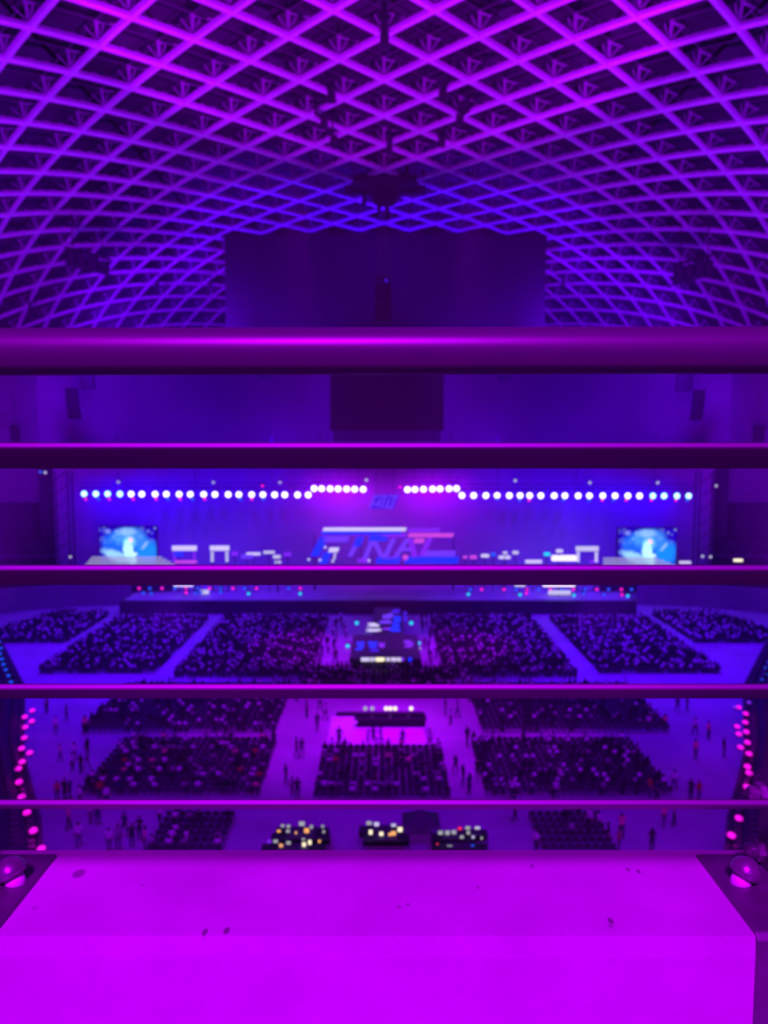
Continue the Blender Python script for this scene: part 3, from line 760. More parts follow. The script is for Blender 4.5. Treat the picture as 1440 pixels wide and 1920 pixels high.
# ------------------------------------------------------------------ stage screens with a figure in a pale dress
def screen_mat():
    m = bpy.data.materials.new('screen_picture'); m.use_nodes = True
    nt = m.node_tree; N = nt.nodes.new; L = nt.links.new; b = nt.nodes['Principled BSDF']
    b.inputs['Base Color'].default_value = (.01, .01, .01, 1)
    tc = N('ShaderNodeTexCoord'); ns = N('ShaderNodeTexNoise'); ns.inputs['Scale'].default_value = .9
    L(tc.outputs['Object'], ns.inputs['Vector'])
    dv = N('ShaderNodeVectorMath'); dv.operation = 'MULTIPLY_ADD'; dv.inputs[1].default_value = (.7, .7, .7); L(ns.outputs['Color'], dv.inputs[0]); L(tc.outputs['Object'], dv.inputs[2])
    sub = N('ShaderNodeVectorMath'); sub.operation = 'SUBTRACT'; L(dv.outputs[0], sub.inputs[0]); sub.inputs[1].default_value = (.35, .35, .35)
    last = None
    def mixin(col, fac):
        nonlocal last
        mx = N('ShaderNodeMixRGB'); 
        if last is None: mx.inputs['Color1'].default_value = (.01, .0, .42, 1)
        else: L(last, mx.inputs['Color1'])
        mx.inputs['Color2'].default_value = (*col, 1); L(fac, mx.inputs['Fac']); last = mx.outputs['Color']
    # (x, z, rx, rz, rot, colour, strength) in metres on a panel about 11 by 6.6
    for (x, z, rx, rz, rot, col, s) in [(3.2, -1.0, 2.6, 2.6, .3, (.0, .22, .95), .95), (-2.6, .3, 2.2, 2.4, .5, (.0, .14, .85), .8), (.2, 1.6, 3.4, 1.9, 0, (.04, .30, .85), .8), (1.8, 1.2, 1.2, 1.8, .2, (.03, .2, .8), .8),
                                        (-2.3, -1.7, 2.9, 1.0, -.35, (.30, .62, .90), .9), (-1.2, -2.3, 2.3, .9, 0, (.25, .55, .85), .85), (.6, -2.4, 1.2, 1.3, 0, (.30, .75, .95), .9),
                                        (.3, .6, 1.35, 1.5, 0, (.12, .5, .9), .8), (-.1, 2.5, 2.0, .8, 0, (.28, .5, .95), .7), (-3.4, 2.6, .5, .45, 0, (.3, .35, .9), .6), (3.0, .1, .35, 1.2, -.8, (.30, .45, .95), .8),
                                        (.0, -.6, 1.0, 2.0, .05, (.45, .95, .95), 1), (.7, -1.6, .5, 1.9, .15, (.5, .95, 1), .95), (.55, 1.05, .48, .5, 0, (1, .55, .65), 1), (1.1, -1.5, .5, .35, .3, (.6, .9, 1), .8)]:
        mp = N('ShaderNodeMapping'); mp.vector_type = 'TEXTURE'
        mp.inputs['Location'].default_value = (x, 0, z); mp.inputs['Rotation'].default_value = (0, -rot, 0); mp.inputs['Scale'].default_value = (rx, 100, rz)
        L(sub.outputs[0], mp.inputs['Vector'])
        ln = N('ShaderNodeVectorMath'); ln.operation = 'LENGTH'; L(mp.outputs['Vector'], ln.inputs[0])
        mr = N('ShaderNodeMapRange'); mr.inputs['From Min'].default_value = 1.05; mr.inputs['From Max'].default_value = .55; mr.inputs['To Min'].default_value = 0; mr.inputs['To Max'].default_value = s
        L(ln.outputs['Value'], mr.inputs['Value']); mixin(col, mr.outputs['Result'])
    # bubbles
    vo = N('ShaderNodeTexVoronoi'); vo.inputs['Scale'].default_value = .95; L(tc.outputs['Object'], vo.inputs['Vector'])
    r = N('ShaderNodeValToRGB'); e = r.color_ramp.elements; e[0].position = .24; e[0].color = (0, 0, 0, 1); e[1].position = .34; e[1].color = (0, 0, 0, 1)
    q = r.color_ramp.elements.new(.29); q.color = (.5, .5, .5, 1); L(vo.outputs['Distance'], r.inputs['Fac'])
    sx_ = N('ShaderNodeSeparateXYZ'); L(tc.outputs['Object'], sx_.inputs[0])
    mr = N('ShaderNodeMapRange'); mr.inputs['From Min'].default_value = -.3; mr.inputs['From Max'].default_value = 1.5; L(sx_.outputs['Z'], mr.inputs['Value'])
    mu = N('ShaderNodeMath'); mu.operation = 'MULTIPLY'; L(mr.outputs['Result'], mu.inputs[0]); L(r.outputs['Color'], mu.inputs[1])
    mixin((.5, .7, 1), mu.outputs[0])
    L(last, b.inputs['Emission Color']); b.inputs['Emission Strength'].default_value = 1.35
    return m
SM = screen_mat()
for sx, (xa, xb, ya), side in ((-1, (186, 294, 988), 'left'), (1, (1160, 1266, 991), 'right')):
    a, b2 = P(xa, ya, SY+1), P(xb, ya+70, SY+1); W_, H_ = b2.x-a.x, a.z-b2.z
    t = empty('video_screen', ((a.x+b2.x)/2, SY+1, (a.z+b2.z)/2), 0, 'bright video screen with a figure in a flowing pale dress, %s end of the stage' % side, 'screen')
    MB().box((0, 0, 0), (W_, .12, H_)).build('display', SM, t)
    MB().box((0, .35, 0), (W_+.3, .5, H_+.3)).build('back_case', M['dark'], t)
    for k in (-1, 1): MB().bar((k*W_*.42, .4, -H_/2), (k*W_*.42, .4, GZ+2.1-(a.z+b2.z)/2), .3, .3).build('support_leg', M['dark'], t)
# lit set pieces along the stage
def setpiece(name, px0, px1, py0, py1, m, label, cat='set piece', Y=SY-3, dpt=1.0):
    a, b2 = P(px0, py0, Y), P(px1, py1, Y)
    t = empty(name, ((a.x+b2.x)/2, Y, b2.z), 0, label, cat)
    W_, H_ = b2.x-a.x, a.z-b2.z
    bevel(MB().box((0, 0, H_/2), (W_, dpt, H_)).build('lit_front', m, t), min(W_, H_)*.2)
    z0 = GZ+2.1-b2.z
    MB().box((0, dpt*.4, z0/2-.02), (.10, .10, abs(z0)-.04)).build('stand', M['dark'], t)
def steps(px0, px1, py0, label):
    Y = SY-4; a, b2 = P(px0, py0, Y), P(px1, py0+14, Y)
    t = empty('light_steps', ((a.x+b2.x)/2, Y, b2.z), 0, label, 'steps')
    W_ = b2.x-a.x
    for k in range(4): MB().box((-.35*k+.5, .5*k, .15+.33*k), (W_-1.0*k, .5, .18)).build('step', E_['step'], t)
    z0 = GZ+2.1-b2.z
    MB().box((0, 1.2, z0/2), (W_*.95, 1.5, abs(z0))).build('base', M['dark'], t)
steps(155, 322, 1046, 'white lit steps under the screen at the left end of the stage')
steps(1126, 1262, 1048, 'white lit steps under the screen at the right end of the stage')
def portal(px0, px1, py0, py1, m1, m2, label):
    Y = SY-3; a, b2 = P(px0, py0, Y), P(px1, py1, Y); W_, H_ = b2.x-a.x, a.z-b2.z
    t = empty('lit_frame', ((a.x+b2.x)/2, Y, b2.z), 0, label, 'lit frame')
    MB().box((0, 0, H_-.35), (W_, .5, .8)).build('top_bar', m1, t)
    for k in (-1, 1):
        for j in range(3): MB().lathe((k*(W_/2-.35), -.1, H_*.2+H_*.2*j), [(.28, 0), (.28, .2)], 12, (0, -1, 0)).build('bulb', m2, t)
        MB().box((k*(W_/2-.35), .2, H_/2), (.2, .2, H_)).build('upright', M['dark'], t)
    z0 = GZ+2.1-b2.z
    MB().box((0, .3, z0-.0+.05), (W_*.95, .8, .1)).build('base', M['dark'], t)
    for k in (-1, 1): MB().box((k*(W_/2-.35), .2, z0/2), (.15, .15, abs(z0))).build('leg', M['dark'], t)
portal(323, 369, 1024, 1057, E_['pale'], E_['violet'], 'white topped lit frame on the stage, nearer the screen at the left')
portal(394, 430, 1024, 1057, E_['pale'], E_['dim'], 'narrow white topped lit frame on the stage, left of the sign')
portal(1080, 1121, 1025, 1057, E_['dim'], E_['pale'], 'dim lit frame on the stage, right of the sign')
bits = [(326, 343, 1036, 1043, 'sblue'), (328, 369, 1051, 1056, 'spink'), (434, 446, 1034, 1042, 'violet'), (452, 475, 1040, 1047, 'sviolet'), (462, 488, 1036, 1041, 'pale'), (494, 515, 1033, 1038, 'dim'),
        (512, 526, 1041, 1047, 'dim'), (515, 527, 1052, 1056, 'dim'), (532, 546, 1036, 1043, 'violet'), (868, 876, 1042, 1047, 'spink'), (881, 894, 1041, 1048, 'spink'), (902, 917, 1039, 1045, 'pale'), (921, 929, 1036, 1043, 'blue'),
        (935, 957, 1042, 1048, 'pale'), (943, 951, 1034, 1039, 'dim'), (961, 972, 1033, 1039, 'dim'), (985, 1016, 1050, 1056, 'pale'), (1020, 1031, 1036, 1042, 'cyan'), (1034, 1081, 1041, 1052, 'white'), (1043, 1055, 1030, 1036, 'pale'),
        (1106, 1122, 1051, 1056, 'violet'), (1274, 1295, 1052, 1057, 'pale'), (1376, 1392, 1048, 1053, 'warm')]
dn = {'sblue': 'blue', 'spink': 'pink', 'violet': 'violet', 'sviolet': 'soft violet', 'pale': 'pale', 'dim': 'dim grey', 'blue': 'small blue', 'cyan': 'cyan', 'white': 'brilliant white', 'warm': 'warm white'}
E_['white2'] = em('bar_white', (1, .82, 1), 1.3)
cnt = {}
for (x0, x1, y0, y1, k) in bits:
    side = 'left' if x0 < 720 else 'right'; cnt[(k, side)] = cnt.get((k, side), 0)+1
    setpiece('light_bar', x0, x1, y0, y1, E_['white2'] if k == 'white' else E_[k], '%s light bar on the stage, %s of its colour %s of the sign' % (dn[k], ORD[cnt[(k, side)]-1], side), 'light bar', SY-5+random.random()*2, .5)
for (x0, x1, py, k, ds) in ((326, 362, 1098, 'pale', 'left end'), (375, 392, 1112, 'dim', 'left part, below the strip'), (1018, 1078, 1098, 'white2', 'right part'), (1028, 1070, 1113, 'dim', 'right part, below the white strip'), (965, 985, 1098, 'dim', 'middle right')):
    setpiece('light_strip', x0, x1, py-2 if k != 'dim' else py-6, py+2, E_[k], '%s light strip low on the stage edge, %s' % ({'pale': 'pale', 'dim': 'dim', 'white2': 'white'}[k], ds), 'light strip', 125.5, .4)

# ------------------------------------------------------------------ runway stage in the middle of the floor
def gp(px, py, z): return G(px, py, z)
rw = empty('runway_stage', (0, 104, GZ), 0, 'raised runway stage with glowing blue floor panels in the middle of the crowd', 'runway stage')
ro_ = Vector(rw.location); zt = GZ+1.3
a, b2, c, d = gp(655, 1236, zt), gp(790, 1236, zt), gp(783, 1190, zt), gp(663, 1190, zt)
W1 = b2.x-a.x; y0, y1 = a.y, c.y
MB().box(((a.x+b2.x)/2, (y0+y1)/2-ro_.y, .65), (W1, y1-y0, 1.3)).build('main_deck', M['dgrey'], rw)
u0 = gp(700, 1188, zt); u1 = gp(748, 1118, zt)
MB().box((u1.x/2+u0.x/2, (y1+121.8)/2-ro_.y, .65), (4.3, 121.8-y1, 1.3)).build('runway', M['dgrey'], rw)
pan = [(668, 682, 1203, 1219, 'sblue'), (690, 708, 1203, 1214, 'sblue'), (710, 722, 1205, 1214, 'violet'), (757, 775, 1200, 1214, 'violet'), (694, 710, 1216, 1222, 'deep'), (714, 730, 1106, 1120, 'spink'), (702, 712, 1115, 1150, 'deep'),
       (715, 735, 1122, 1130, 'deep'), (738, 749, 1126, 1138, 'sblue'), (706, 734, 1135, 1142, 'sviolet'), (733, 750, 1142, 1150, 'deep'), (717, 738, 1150, 1160, 'sviolet'), (738, 751, 1155, 1166, 'sblue'), (711, 735, 1163, 1169, 'sviolet'),
       (688, 710, 1168, 1175, 'pale'), (735, 750, 1168, 1176, 'sblue'), (687, 714, 1179, 1184, 'pale'), (730, 751, 1176, 1184, 'sblue'), (716, 732, 1177, 1181, 'violet'), (756, 764, 1146, 1166, 'deep')]
for (x0, x1, ya, yb, k) in pan:
    A, B = gp(x0, yb, zt+.03), gp(x1, ya, zt+.03)
    if B.y > 121.5: continue
    cx = (A.x+B.x)/2
    mbp = MB(); wp_ = abs((x1-x0)/1442*A.y); dp_ = abs(B.y-A.y); r_ = random.Random(x0)
    for q_ in range(4):
        f_ = r_.uniform(.55, 1.0); sh = r_.uniform(-.5, .5)*(1-f_)*wp_
        mbp.box((cx+sh, min(A.y, B.y)+dp_*(q_+.5)/4-ro_.y, 1.32), (wp_*f_*1.15, dp_/4*.72, .05))
    mbp.build('floor_panel', E_[k], rw)
for (x0, x1, k) in ((677, 692, 'pale'), (693, 704, 'dim'), (705, 721, 'warm'), (724, 731, 'pale'), (733, 743, 'pale'), (744, 752, 'pale'), (753, 758, 'violet'), (766, 772, 'sblue')):
    A, B = P(x0, 1239, y0-.3), P(x1, 1234, y0-.3)
    MB().box(((A.x+B.x)/2, y0-.3-ro_.y, (A.z+B.z)/2-GZ), (B.x-A.x, .3, .4)).build('edge_light', E_[k], rw)

# ------------------------------------------------------------------ raised sound platform with white-lit desk
pf = empty('sound_platform', (0, 72, GZ), 0, 'broad pale platform in the floor aisle, lit magenta', 'platform')
A, B = G(612, 1398, GZ+.5), G(800, 1398, GZ+.5)
yb = G(700, 1343, GZ+.5).y
MB().box(((A.x+B.x)/2, (A.y+yb)/2-72, .25), (B.x-A.x, yb-A.y, .5)).build('platform_deck', M['lattice'], pf)
MB().box(((A.x+B.x)/2+.2, yb+.6-72, .35), ((B.x-A.x)*.95, .6, .7)).build('rear_rail', M['dgrey'], pf)
for (x0, x1, py, h, ds) in ((664, 800, 1364, 1.5, 'long dark covered control desk on the pale platform'),):
    a = G(x0, py, GZ+.5); c = G(x1, py, GZ+.5)
    t = empty('control_desk', ((a.x+c.x)/2, a.y+.6, GZ+.5), 0, ds, 'desk')
    W_ = c.x-a.x
    bevel(MB().box((0, 0, .75), (W_, 1.2, .12)).build('desk_top', M['dark'], t), .02)
    bevel(MB().box((.1, .1, .37), (W_*.94, .9, .74)).build('desk_body', M['dark'], t), .02)
    for k in range(4):
        bevel(MB().box((-W_/2+W_*(k+.5)/4, .2, 1.0), (W_/4*.8, .5, .42)).build('console', M['dgrey'], t), .03)
for i, (px, k) in enumerate(((685, 'grey'), (698, 'grey'), (724, 'warm'), (732, 'warm'), (741, 'warm'), (771, 'warm'))):
    q = P(px, 1328, yb-.2)
    t = empty('work_lamp', (q.x, q.y, GZ), 0, 'small %s work lamp on a stand behind the pale platform, %s from the left' % ('grey' if k == 'grey' else 'warm white', ORD[i]), 'lamp', 'work lamps behind the platform')
    MB().tube([(0, 0, 0), (0, 0, q.z-GZ)], .03, 6).build('stand_pole', M['dark'], t)
    MB().lathe((0, 0, q.z-GZ), [(.20, 0), (.20, .12)], 12, (0, -1, 0)).build('lamp_head', E_[k], t)

# ------------------------------------------------------------------ front of house desks, at the foot of the picture
def desk(cx, cy, W_, label):
    t = empty('mixing_desk', (cx, cy, GZ), 0, label, 'desk')
    bevel(MB().box((0, 0, .76), (W_, 1.0, .06)).build('desk_top', M['dark'], t), .01)
    for a in (-1, 1):
        for b_ in (-1, 1): MB().box((a*(W_/2-.06), b_*.42, .37), (.06, .06, .74)).build('leg', M['dark'], t)
    MB().box((0, .3, .40), (W_*.96, .05, .7)).build('modesty_panel', M['dark'], t)
    bevel(MB().box((0, -.05, .85), (W_*.5, .7, .14), Matrix.Rotation(.15, 3, 'X')).build('console', M['dgrey'], t), .02)
DZ = GZ+1.05
clusters = {
 'left': [(530, 1548, 8, 7, 'grey'), (541, 1549, 8, 8, 'grey'), (540, 1558, 9, 7, 'grey'), (523, 1558, 9, 6, 'orange'), (566, 1544, 14, 11, 'grey'), (575, 1557, 12, 12, 'orange'), (584, 1550, 7, 9, 'grey'), (555, 1561, 5, 6, 'orange'), (605, 1549, 6, 7, 'grey'), (607, 1559, 6, 7, 'grey'),
          (505, 1577, 9, 9, 'violet'), (517, 1577, 11, 8, 'grey'), (527, 1586, 9, 11, 'orange'), (541, 1580, 11, 8, 'grey'), (570, 1583, 9, 11, 'warm'), (581, 1579, 8, 12, 'warm'), (599, 1577, 6, 7, 'orange'), (569, 1573, 8, 5, 'grey')],
 'middle': [(692, 1543, 13, 9, 'grey'), (706, 1545, 12, 10, 'pale'), (695, 1560, 9, 12, 'warm'), (715, 1563, 10, 10, 'warm'), (738, 1547, 12, 8, 'dim'), (750, 1555, 12, 12, 'warm'), (738, 1562, 12, 11, 'orange'), (731, 1564, 7, 8, 'orange')],
 'right': [(826, 1561, 12, 10, 'grey'), (839, 1561, 11, 11, 'grey'), (851, 1560, 11, 10, 'grey'), (862, 1553, 10, 7, 'red'), (877, 1552, 12, 8, 'grey'), (866, 1569, 9, 8, 'grey'), (878, 1561, 8, 9, 'grey'), (895, 1552, 13, 7, 'dim'), (903, 1571, 5, 7, 'grey'), (843, 1588, 13, 10, 'grey'), (820, 1582, 4, 4, 'red'), (887, 1569, 7, 7, 'dim'), (886, 1586, 7, 7, 'blue')]}
cname = {'grey': 'greyish', 'orange': 'orange', 'warm': 'warm white', 'violet': 'violet', 'pale': 'pinkish white', 'dim': 'dim violet', 'red': 'red', 'blue': 'blue'}
for side, L_ in clusters.items():
    ys = sorted(set(round(q[1]/18) for q in L_))
    cx = {}
    for row in ((1535, 1553), (1553, 1568), (1568, 1600)):
        it = [q for q in L_ if row[0] <= q[1] < row[1]]
        if not it: continue
        x0, x1 = min(q[0]-q[2] for q in it), max(q[0]+q[2] for q in it)
        yy = sum(q[1] for q in it)/len(it)
        a, b2 = G(x0-6, yy, DZ+.12), G(x1+6, yy, DZ+.12)
        desk((a.x+b2.x)/2, a.y, max(1.4, b2.x-a.x), 'black %s desk table of the %s group, carrying small glowing screens' % ({1535: 'far', 1553: 'middle', 1568: 'near'}[row[0]], side))
        for (px, py, wp, hp_, k) in it:
            q = P(px, py, a.y-.1); sc_ = .75
            i = cx.get(k, 0); cx[k] = i+1
            wq, hq = wp*sc_/1442*a.y, hp_*sc_/1442*a.y
            t = empty('monitor', (q.x, q.y, GZ+.79), 0, '%s glowing screen, %s of its colour from the left, %s desks' % (cname[k], ORD[i], side), 'monitor', 'screens on the %s desks' % side)
            zz = q.z-(GZ+.79)
            MB().box((0, -.03, zz), (wq, .02, hq)).build('display', E_[k], t)
            bevel(MB().box((0, 0, zz), (wq+.03, .04, hq+.03)).build('case', M['dark'], t), .005)
            MB().box((0, .03, zz/2), (.04, .04, max(.03, zz))).build('neck', M['dark'], t)
# small peaked tent between the middle and right desks
tq = G(789, 1572); t = empty('small_canopy', (tq.x, tq.y, GZ), 0, 'low dark peaked canopy between the middle and the right desks', 'canopy')
MB().add([(-1.3, -1.1, 1.3), (1.3, -1.1, 1.3), (1.3, 1.1, 1.3), (-1.3, 1.1, 1.3), (0, 0, 2.1)], [(0, 1, 4), (1, 2, 4), (2, 3, 4), (3, 0, 4)]).build('canopy_cloth', M['dgrey'], t)
for a in (-1, 1):
    for b_ in (-1, 1): MB().tube([(a*1.25, b_*1.05, 0), (a*1.25, b_*1.05, 1.3)], .025, 6).build('pole', M['dark'], t)

# ------------------------------------------------------------------ glowing round lamps along the stands
ballL = [(-2, 1204, 'blue'), (2, 1216, 'blue'), (1, 1226, 'blue'), (4, 1236, 'blue'), (7, 1246, 'blue'), (11, 1256, 'blue'), (16, 1267, 'blue'), (21, 1279, 'blue'), (47, 1344, 'ball'), (48, 1363, 'ball'), (46, 1383, 'ball'), (41, 1403, 'ball'), (42, 1428, 'ball'), (35, 1441, 'ball'),
         (36, 1466, 'ball'), (41, 1494, 'ball'), (51, 1523, 'ball'), (63, 1557, 'ball'), (78, 1591, 'ball'), (61, 1332, 'ball'), (60, 1352, 'ball'), (56, 1411, 'ball')]
ballR = [(1441, 1243, 'blue'), (1436, 1253, 'blue'), (1435, 1264, 'blue'), (1429, 1275, 'blue'), (1404, 1317, 'violet'), (1398, 1338, 'ball'), (1397, 1354, 'ball'), (1399, 1372, 'ball'), (1401, 1392, 'ball'), (1404, 1413, 'ball'), (1401, 1437, 'ball'), (1404, 1449, 'ball'),
         (1400, 1475, 'ball'), (1385, 1534, 'ball'), (1371, 1566, 'ball'), (1385, 1326, 'ball'), (1382, 1362, 'ball'), (1385, 1376, 'ball'), (1388, 1401, 'ball'), (1378, 1326, 'violet')]
bp_ = {}
for side, L_ in (('left', ballL), ('right', ballR)):
    cc = {}
    for (px, py, k) in L_:
        g = G(px, py, GZ+2.6)
        if k not in bp_:
            t = empty('round_lamp', (0, 0, 0), 0, 'round lamp', 'lamp')
            r = .26 if k == 'ball' else .2
            MB().lathe((0, 0, -.10), [(r*.7, 0), (r*1.05, .03), (r*1.05, .10)], 18, (0, -.35, 1)).build('housing', M['dark'], t)
            MB().lathe((0, 0, -.10), [(r, .08), (r*.92, .16), (r*.55, .24), (r*.1, .27)], 18, (0, -.35, 1)).build('lens', E_[k], t, True)
            MB().bar((0, 0, -.1), (0, .1, -.5), .06, .06).build('bracket', M['dark'], t)
            bp_[k] = t
        i = cc.get(k, 0); cc[k] = i+1
        nm = {'ball': 'bright magenta', 'blue': 'blue', 'violet': 'violet'}[k]
        place(bp_[k], 'b'+k, g, '%s round lamp along the %s stand, %s in its row from the far end' % (nm, side, ORD[i]), 'round lamps along the %s stand' % side)
        if k == 'ball' and i % 3 == 0: lamp('round_lamp_light', 'POINT', g+Vector((0, 0, .5)), (1, 0, .8), 25, .2)

# ------------------------------------------------------------------ chairs
def chair_mesh():
    mb = MB()
    mb.box((0, 0, .44), (.44, .42, .05)); mb.box((0, .21, .68), (.44, .04, .34), Matrix.Rotation(-.15, 3, 'X'))
    for a in (-1, 1):
        mb.bar((a*.20, -.19, 0), (a*.20, .02, .46), .03, .03); mb.bar((a*.20, .24, 0), (a*.20, -.10, .46), .03, .03); mb.bar((a*.21, .19, .44), (a*.21, .24, .84), .03, .03)
    return mb
CH = chair_mesh(); ch_me = CH.mesh('folding_chair', M['seat'])

# ------------------------------------------------------------------ people
PM = {'skin': mat('skin', (.50, .34, .26), .6), 'hair': mat('hair_black', (.012, .010, .010), .5), 'hair2': mat('hair_brown', (.05, .025, .015), .5),
      'trou': mat('trousers_dark', (.03, .03, .045), .8), 'trou2': mat('trousers_grey', (.16, .16, .18), .8), 'shoe': mat('shoes', (.03, .03, .03), .5),
      'white': mat('shirt_white', (.85, .85, .85), .8), 'black': mat('shirt_black', (.02, .02, .02), .8), 'grey': mat('shirt_grey', (.35, .35, .36), .8), 'pink': mat('shirt_pink', (.95, .30, .35), .8), 'navy': mat('shirt_navy', (.05, .05, .12), .8),
      'red': mat('shirt_red', (.55, .05, .05), .8)}
def person_mesh(name, J, E, lab):
    """J: joint -> (pos, radius); E: edges; grown with Skin + Subdivision from the pelvis"""
    keys = list(J); idx = {k: i for i, k in enumerate(keys)}
    me = bpy.data.meshes.new(name+'_sk'); me.from_pydata([J[k][0] for k in keys], [(idx[a], idx[b]) for a, b in E], [])
    ob = bpy.data.objects.new(name+'_sk', me); C.objects.link(ob)
    md = ob.modifiers.new('s', 'SKIN'); md.branch_smoothing = .4
    sv = me.skin_vertices[0].data
    for k, i in idx.items():
        r = J[k][1]; r = r if isinstance(r, tuple) else (r, r); sv[i].radius = r; sv[i].use_root = (k == 'pelvis')
    ob.modifiers.new('u', 'SUBSURF').levels = 1
    dg = bpy.context.evaluated_depsgraph_get()
    out = bpy.data.meshes.new_from_object(ob.evaluated_get(dg)); out.name = name
    bpy.data.objects.remove(ob)
    out.materials.clear()
    for m in (PM['skin'], PM['white'], PM['trou'], PM['shoe']): out.materials.append(m)
    segs = [(Vector(J[a][0]), Vector(J[b][0]), lab.get((a, b), lab.get(b, 0))) for a, b in E]
    for p in out.polygons:
        c = p.center; best = (9, 0)
        for a, b, l in segs:
            d = b-a; t = max(0, min(1, (c-a).dot(d)/d.length_squared)); q = (c-(a+d*t)).length
            if q < best[0]: best = (q, l)
        p.material_index = best[1]; p.use_smooth = True
    return out
def hand(J, E, w, side, base, d, sd):
    """palm with five fingers grown from wrist joint"""
    d = Vector(d).normalized(); s_ = Vector(sd).normalized(); b = Vector(base)
    J[side+'palm'] = (tuple(b+d*.05), .022); E.append((w, side+'palm'))
    for k, (off, ln) in enumerate(((-.027, .060), (-.009, .072), (.009, .068), (.026, .052))):
        J[side+'f%d' % k] = (tuple(b+d*.095+s_*off), .009); J[side+'g%d' % k] = (tuple(b+d*(.095+ln)+s_*off*1.1+Vector((0, -.015, 0))), .007)
        E += [(side+'palm', side+'f%d' % k), (side+'f%d' % k, side+'g%d' % k)]
    J[side+'th'] = (tuple(b+d*.085-s_*.050), .009); E.append((side+'palm', side+'th'))
def stand_pose(stride=0.0, armL=0.0, armR=0.0, phone=False):
    J = {'pelvis': ((0, 0, .95), (.135, .10)), 'belly': ((0, 0, 1.10), (.125, .09)), 'chest': ((0, -.01, 1.30), (.155, .10)), 'neckb': ((0, .01, 1.44), (.075, .06)), 'neck': ((0, 0, 1.50), .048),
         'head': ((0, -.01, 1.60), (.075, .088)), 'crown': ((0, .0, 1.69), (.062, .075)), 'nose': ((0, -.095, 1.585), .014)}
    E = [('pelvis', 'belly'), ('belly', 'chest'), ('chest', 'neckb'), ('neckb', 'neck'), ('neck', 'head'), ('head', 'crown'), ('head', 'nose')]
    lab = {('pelvis', 'belly'): 1, ('belly', 'chest'): 1, ('chest', 'neckb'): 1}
    for s_, sx, st_, ar in (('L', -1, stride, armL), ('R', 1, -stride, armR)):
        J[s_+'hip'] = ((sx*.095, 0, .90), .090); J[s_+'knee'] = ((sx*.10, -st_*.5-.02, .50), .060); J[s_+'ank'] = ((sx*.10, -st_*.9+.02, .09), .042); J[s_+'toe'] = ((sx*.11, -st_*.9-.15, .035), (.038, .03))
        E += [('pelvis', s_+'hip'), (s_+'hip', s_+'knee'), (s_+'knee', s_+'ank'), (s_+'ank', s_+'toe')]
        for k in ('hip', 'knee', 'ank'): lab[s_+k] = 2
        lab[s_+'toe'] = 3
        J[s_+'sh'] = ((sx*.185, 0, 1.40), .058)
        el = Vector((sx*.23, .02+ar*-.10, 1.14)); wr = Vector((sx*.235, -.06-ar*.28, .90+ar*.32))
        if phone: el = Vector((sx*.22, -.16, 1.20)); wr = Vector((sx*.06, -.34, 1.36))
        J[s_+'el'] = (tuple(el), .042); J[s_+'wr'] = (tuple(wr), .028)
        E += [('neckb', s_+'sh'), (s_+'sh', s_+'el'), (s_+'el', s_+'wr')]
        lab[s_+'sh'] = 1; lab[s_+'el'] = 1; lab[s_+'wr'] = 0
        d = (wr-el).normalized(); hand(J, E, s_+'wr', s_, wr, d, Vector((0, 1, 0)) if abs(d.y) < .8 else Vector((0, 0, 1)))
    return J, E, lab
def seat_pose(lean=0.0, arms=0):
    J = {'pelvis': ((0, .06, .56), (.14, .11)), 'belly': ((0, .07-lean*.3, .72), (.125, .10)), 'chest': ((0, .08-lean, .92), (.155, .105)), 'neckb': ((0, .08-lean*1.3, 1.06), (.075, .06)), 'neck': ((0, .06-lean*1.5, 1.12), .048),
         'head': ((0, .04-lean*1.7, 1.22), (.075, .088)), 'crown': ((0, .05-lean*1.7, 1.31), (.062, .075)), 'nose': ((0, -.05-lean*1.7, 1.205), .014)}
    E = [('pelvis', 'belly'), ('belly', 'chest'), ('chest', 'neckb'), ('neckb', 'neck'), ('neck', 'head'), ('head', 'crown'), ('head', 'nose')]
    lab = {('pelvis', 'belly'): 1, ('belly', 'chest'): 1, ('chest', 'neckb'): 1}
    for s_, sx in (('L', -1), ('R', 1)):
        J[s_+'hip'] = ((sx*.10, .0, .54), .09); J[s_+'knee'] = ((sx*.12, -.38, .52), .062); J[s_+'ank'] = ((sx*.12, -.40, .09), .042); J[s_+'toe'] = ((sx*.13, -.56, .035), (.038, .03))
        E += [('pelvis', s_+'hip'), (s_+'hip', s_+'knee'), (s_+'knee', s_+'ank'), (s_+'ank', s_+'toe')]
        for k in ('hip', 'knee', 'ank'): lab[s_+k] = 2
        lab[s_+'toe'] = 3
        J[s_+'sh'] = ((sx*.185, .08-lean*1.2, 1.01), .058)
        el = Vector((sx*.24, .02-lean, .78)); wr = Vector((sx*.12, -.22-lean*.5, .66)) if not arms else Vector((sx*.05, -.28, .98))
        J[s_+'el'] = (tuple(el), .042); J[s_+'wr'] = (tuple(wr), .028)
        E += [('neckb', s_+'sh'), (s_+'sh', s_+'el'), (s_+'el', s_+'wr')]
        lab[s_+'sh'] = 1; lab[s_+'el'] = 1; lab[s_+'wr'] = 0
        d = (wr-el).normalized(); hand(J, E, s_+'wr', s_, wr, d, Vector((1, 0, 0)))
    return J, E, lab
